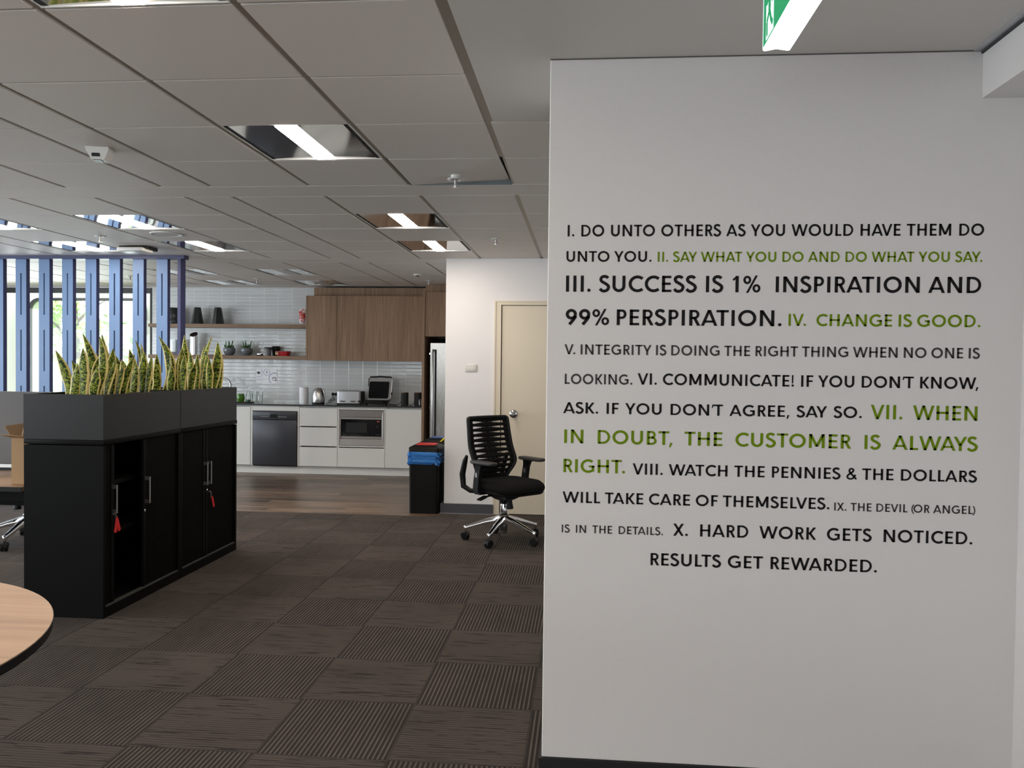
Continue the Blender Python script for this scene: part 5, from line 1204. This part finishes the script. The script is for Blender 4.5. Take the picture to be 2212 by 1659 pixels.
# (rule index, text, left px, right px, baseline px at left, baseline px at right, cap top px at left)
RUNS = [
 (1, 'I. DO UNTO OTHERS AS YOU WOULD HAVE THEM DO', 1226, 2125.4, 510.6, 509.2, 485.8, 0.4), (1, 'UNTO YOU.', 1223.4, 1407.3, 565.4, 565.6, 542.5, 0.36),
 (2, 'II. SAY WHAT YOU DO AND DO WHAT YOU SAY.', 1420.6, 2121.8, 565.3, 566.2, 543.7, 0.35),
 (3, 'III. SUCCESS IS 1%', 1222.4, 1642.4, 630.4, 631.5, 595.5, 0.39), (3, 'INSPIRATION AND', 1675.3, 2119.4, 631.5, 633.2, 597.2, 0.365), (3, '99% PERSPIRATION.', 1221.7, 1688, 702.2, 704.2, 668.5, 0.28),
 (4, 'IV.', 1703, 1740.9, 704.0, 704.2, 678, 0.5), (4, 'CHANGE IS GOOD.', 1763.3, 2117.7, 704.6, 706.8, 678.6, 0.3),
 (5, 'V. INTEGRITY IS DOING THE RIGHT THING WHEN NO ONE IS', 1219.3, 2115.8, 766.2, 773.6, 744.5, 0.31), (5, 'LOOKING.', 1219.8, 1365.9, 829.3, 831.0, 807.4, 0.5),
 (6, "VI. COMMUNICATE! IF YOU DON'T KNOW,", 1377.2, 2112.9, 831.7, 839.6, 807.2, 0.36), (6, "ASK. IF YOU DON'T AGREE, SAY SO.", 1216.4, 1861.4, 893, 902.8, 869.2, 0.52),
 (7, 'VII. WHEN', 1880.4, 2111.1, 905.6, 908.6, 874.6, 0.6), (7, 'IN DOUBT, THE CUSTOMER IS ALWAYS', 1218.6, 2111, 956.4, 975.4, 927, 0.76), (7, 'RIGHT.', 1216.9, 1350, 1019.8, 1023, 991.0, 0.5),
 (8, 'VIII. WATCH THE PENNIES & THE DOLLARS', 1366.3, 2109.3, 1024.3, 1042.3, 1000.4, 0.41), (8, 'WILL TAKE CARE OF THEMSELVES.', 1215, 1791.5, 1084.2, 1101.3, 1060.5, 0.345),
 (9, 'IX. THE DEVIL (OR ANGEL)', 1801.7, 2105.3, 1103.2, 1110.2, 1085.9, 0.37), (9, 'IS IN THE DETAILS.', 1213.3, 1432, 1149.2, 1156.8, 1132.4, 0.61),
 (10, 'X. HARD WORK GETS NOTICED.', 1453.9, 2100.2, 1157, 1176.4, 1130.7, 0.76), (10, 'RESULTS GET REWARDED.', 1405, 1894, 1220.3, 1237.2, 1194, 0.43),
]
RULES = {1: ('black', 'black wall lettering of the first rule, about doing unto others', M_VBLACK), 2: ('green', 'green wall lettering of the second rule, say what you do', M_VGREEN),
 3: ('black', 'largest black wall lettering, rule three about inspiration and perspiration', M_VBLACK), 4: ('green', 'short green wall lettering, rule four saying change is good', M_VGREEN),
 5: ('grey', 'grey wall lettering of rule five about integrity', M_VGREY), 6: ('black', 'black wall lettering of rule six telling you to communicate', M_VBLACK),
 7: ('green', 'large green wall lettering, rule seven about the customer', M_VGREEN), 8: ('black', 'black wall lettering of rule eight about pennies and dollars', M_VBLACK),
 9: ('grey', 'small grey wall lettering of rule nine, the devil or angel', M_VGREY), 10: ('black', 'black wall lettering of the last rule about hard work and results', M_VBLACK)}
roots = {}
for rule, text, pl, pr, bl, br, ct, space in RUNS:
    xl, zl = px2wall(pl, bl); xr, zr = px2wall(pr, br); _, zt = px2wall(pl, ct)
    cap = zt-zl; zb = (zl+zr)/2
    if rule not in roots:
        roots[rule] = thing('wall_lettering', RULES[rule][1], 'wall lettering', (xl, YW, zb), 0, 'rules lettered on the white wall')
    for w_, x, k in lay_run(text, xl, xr, cap, space):
        mb = MB(); cx_ = x
        for i, c in enumerate(w_):
            g = GL[c]
            if i: cx_ += g[1]*cap*k
            for poly in g[3]:
                mb.prism([(cx_+a*cap*k, YW-.0008, zb+b_*cap) for a, b_ in poly], (0, .0006, 0))
            cx_ += (g[0]+g[2]+KERN.get(w_[i:i+2], 0))*cap*k
        mb.obj('word_lettering', RULES[rule][2], roots[rule], smooth=False)
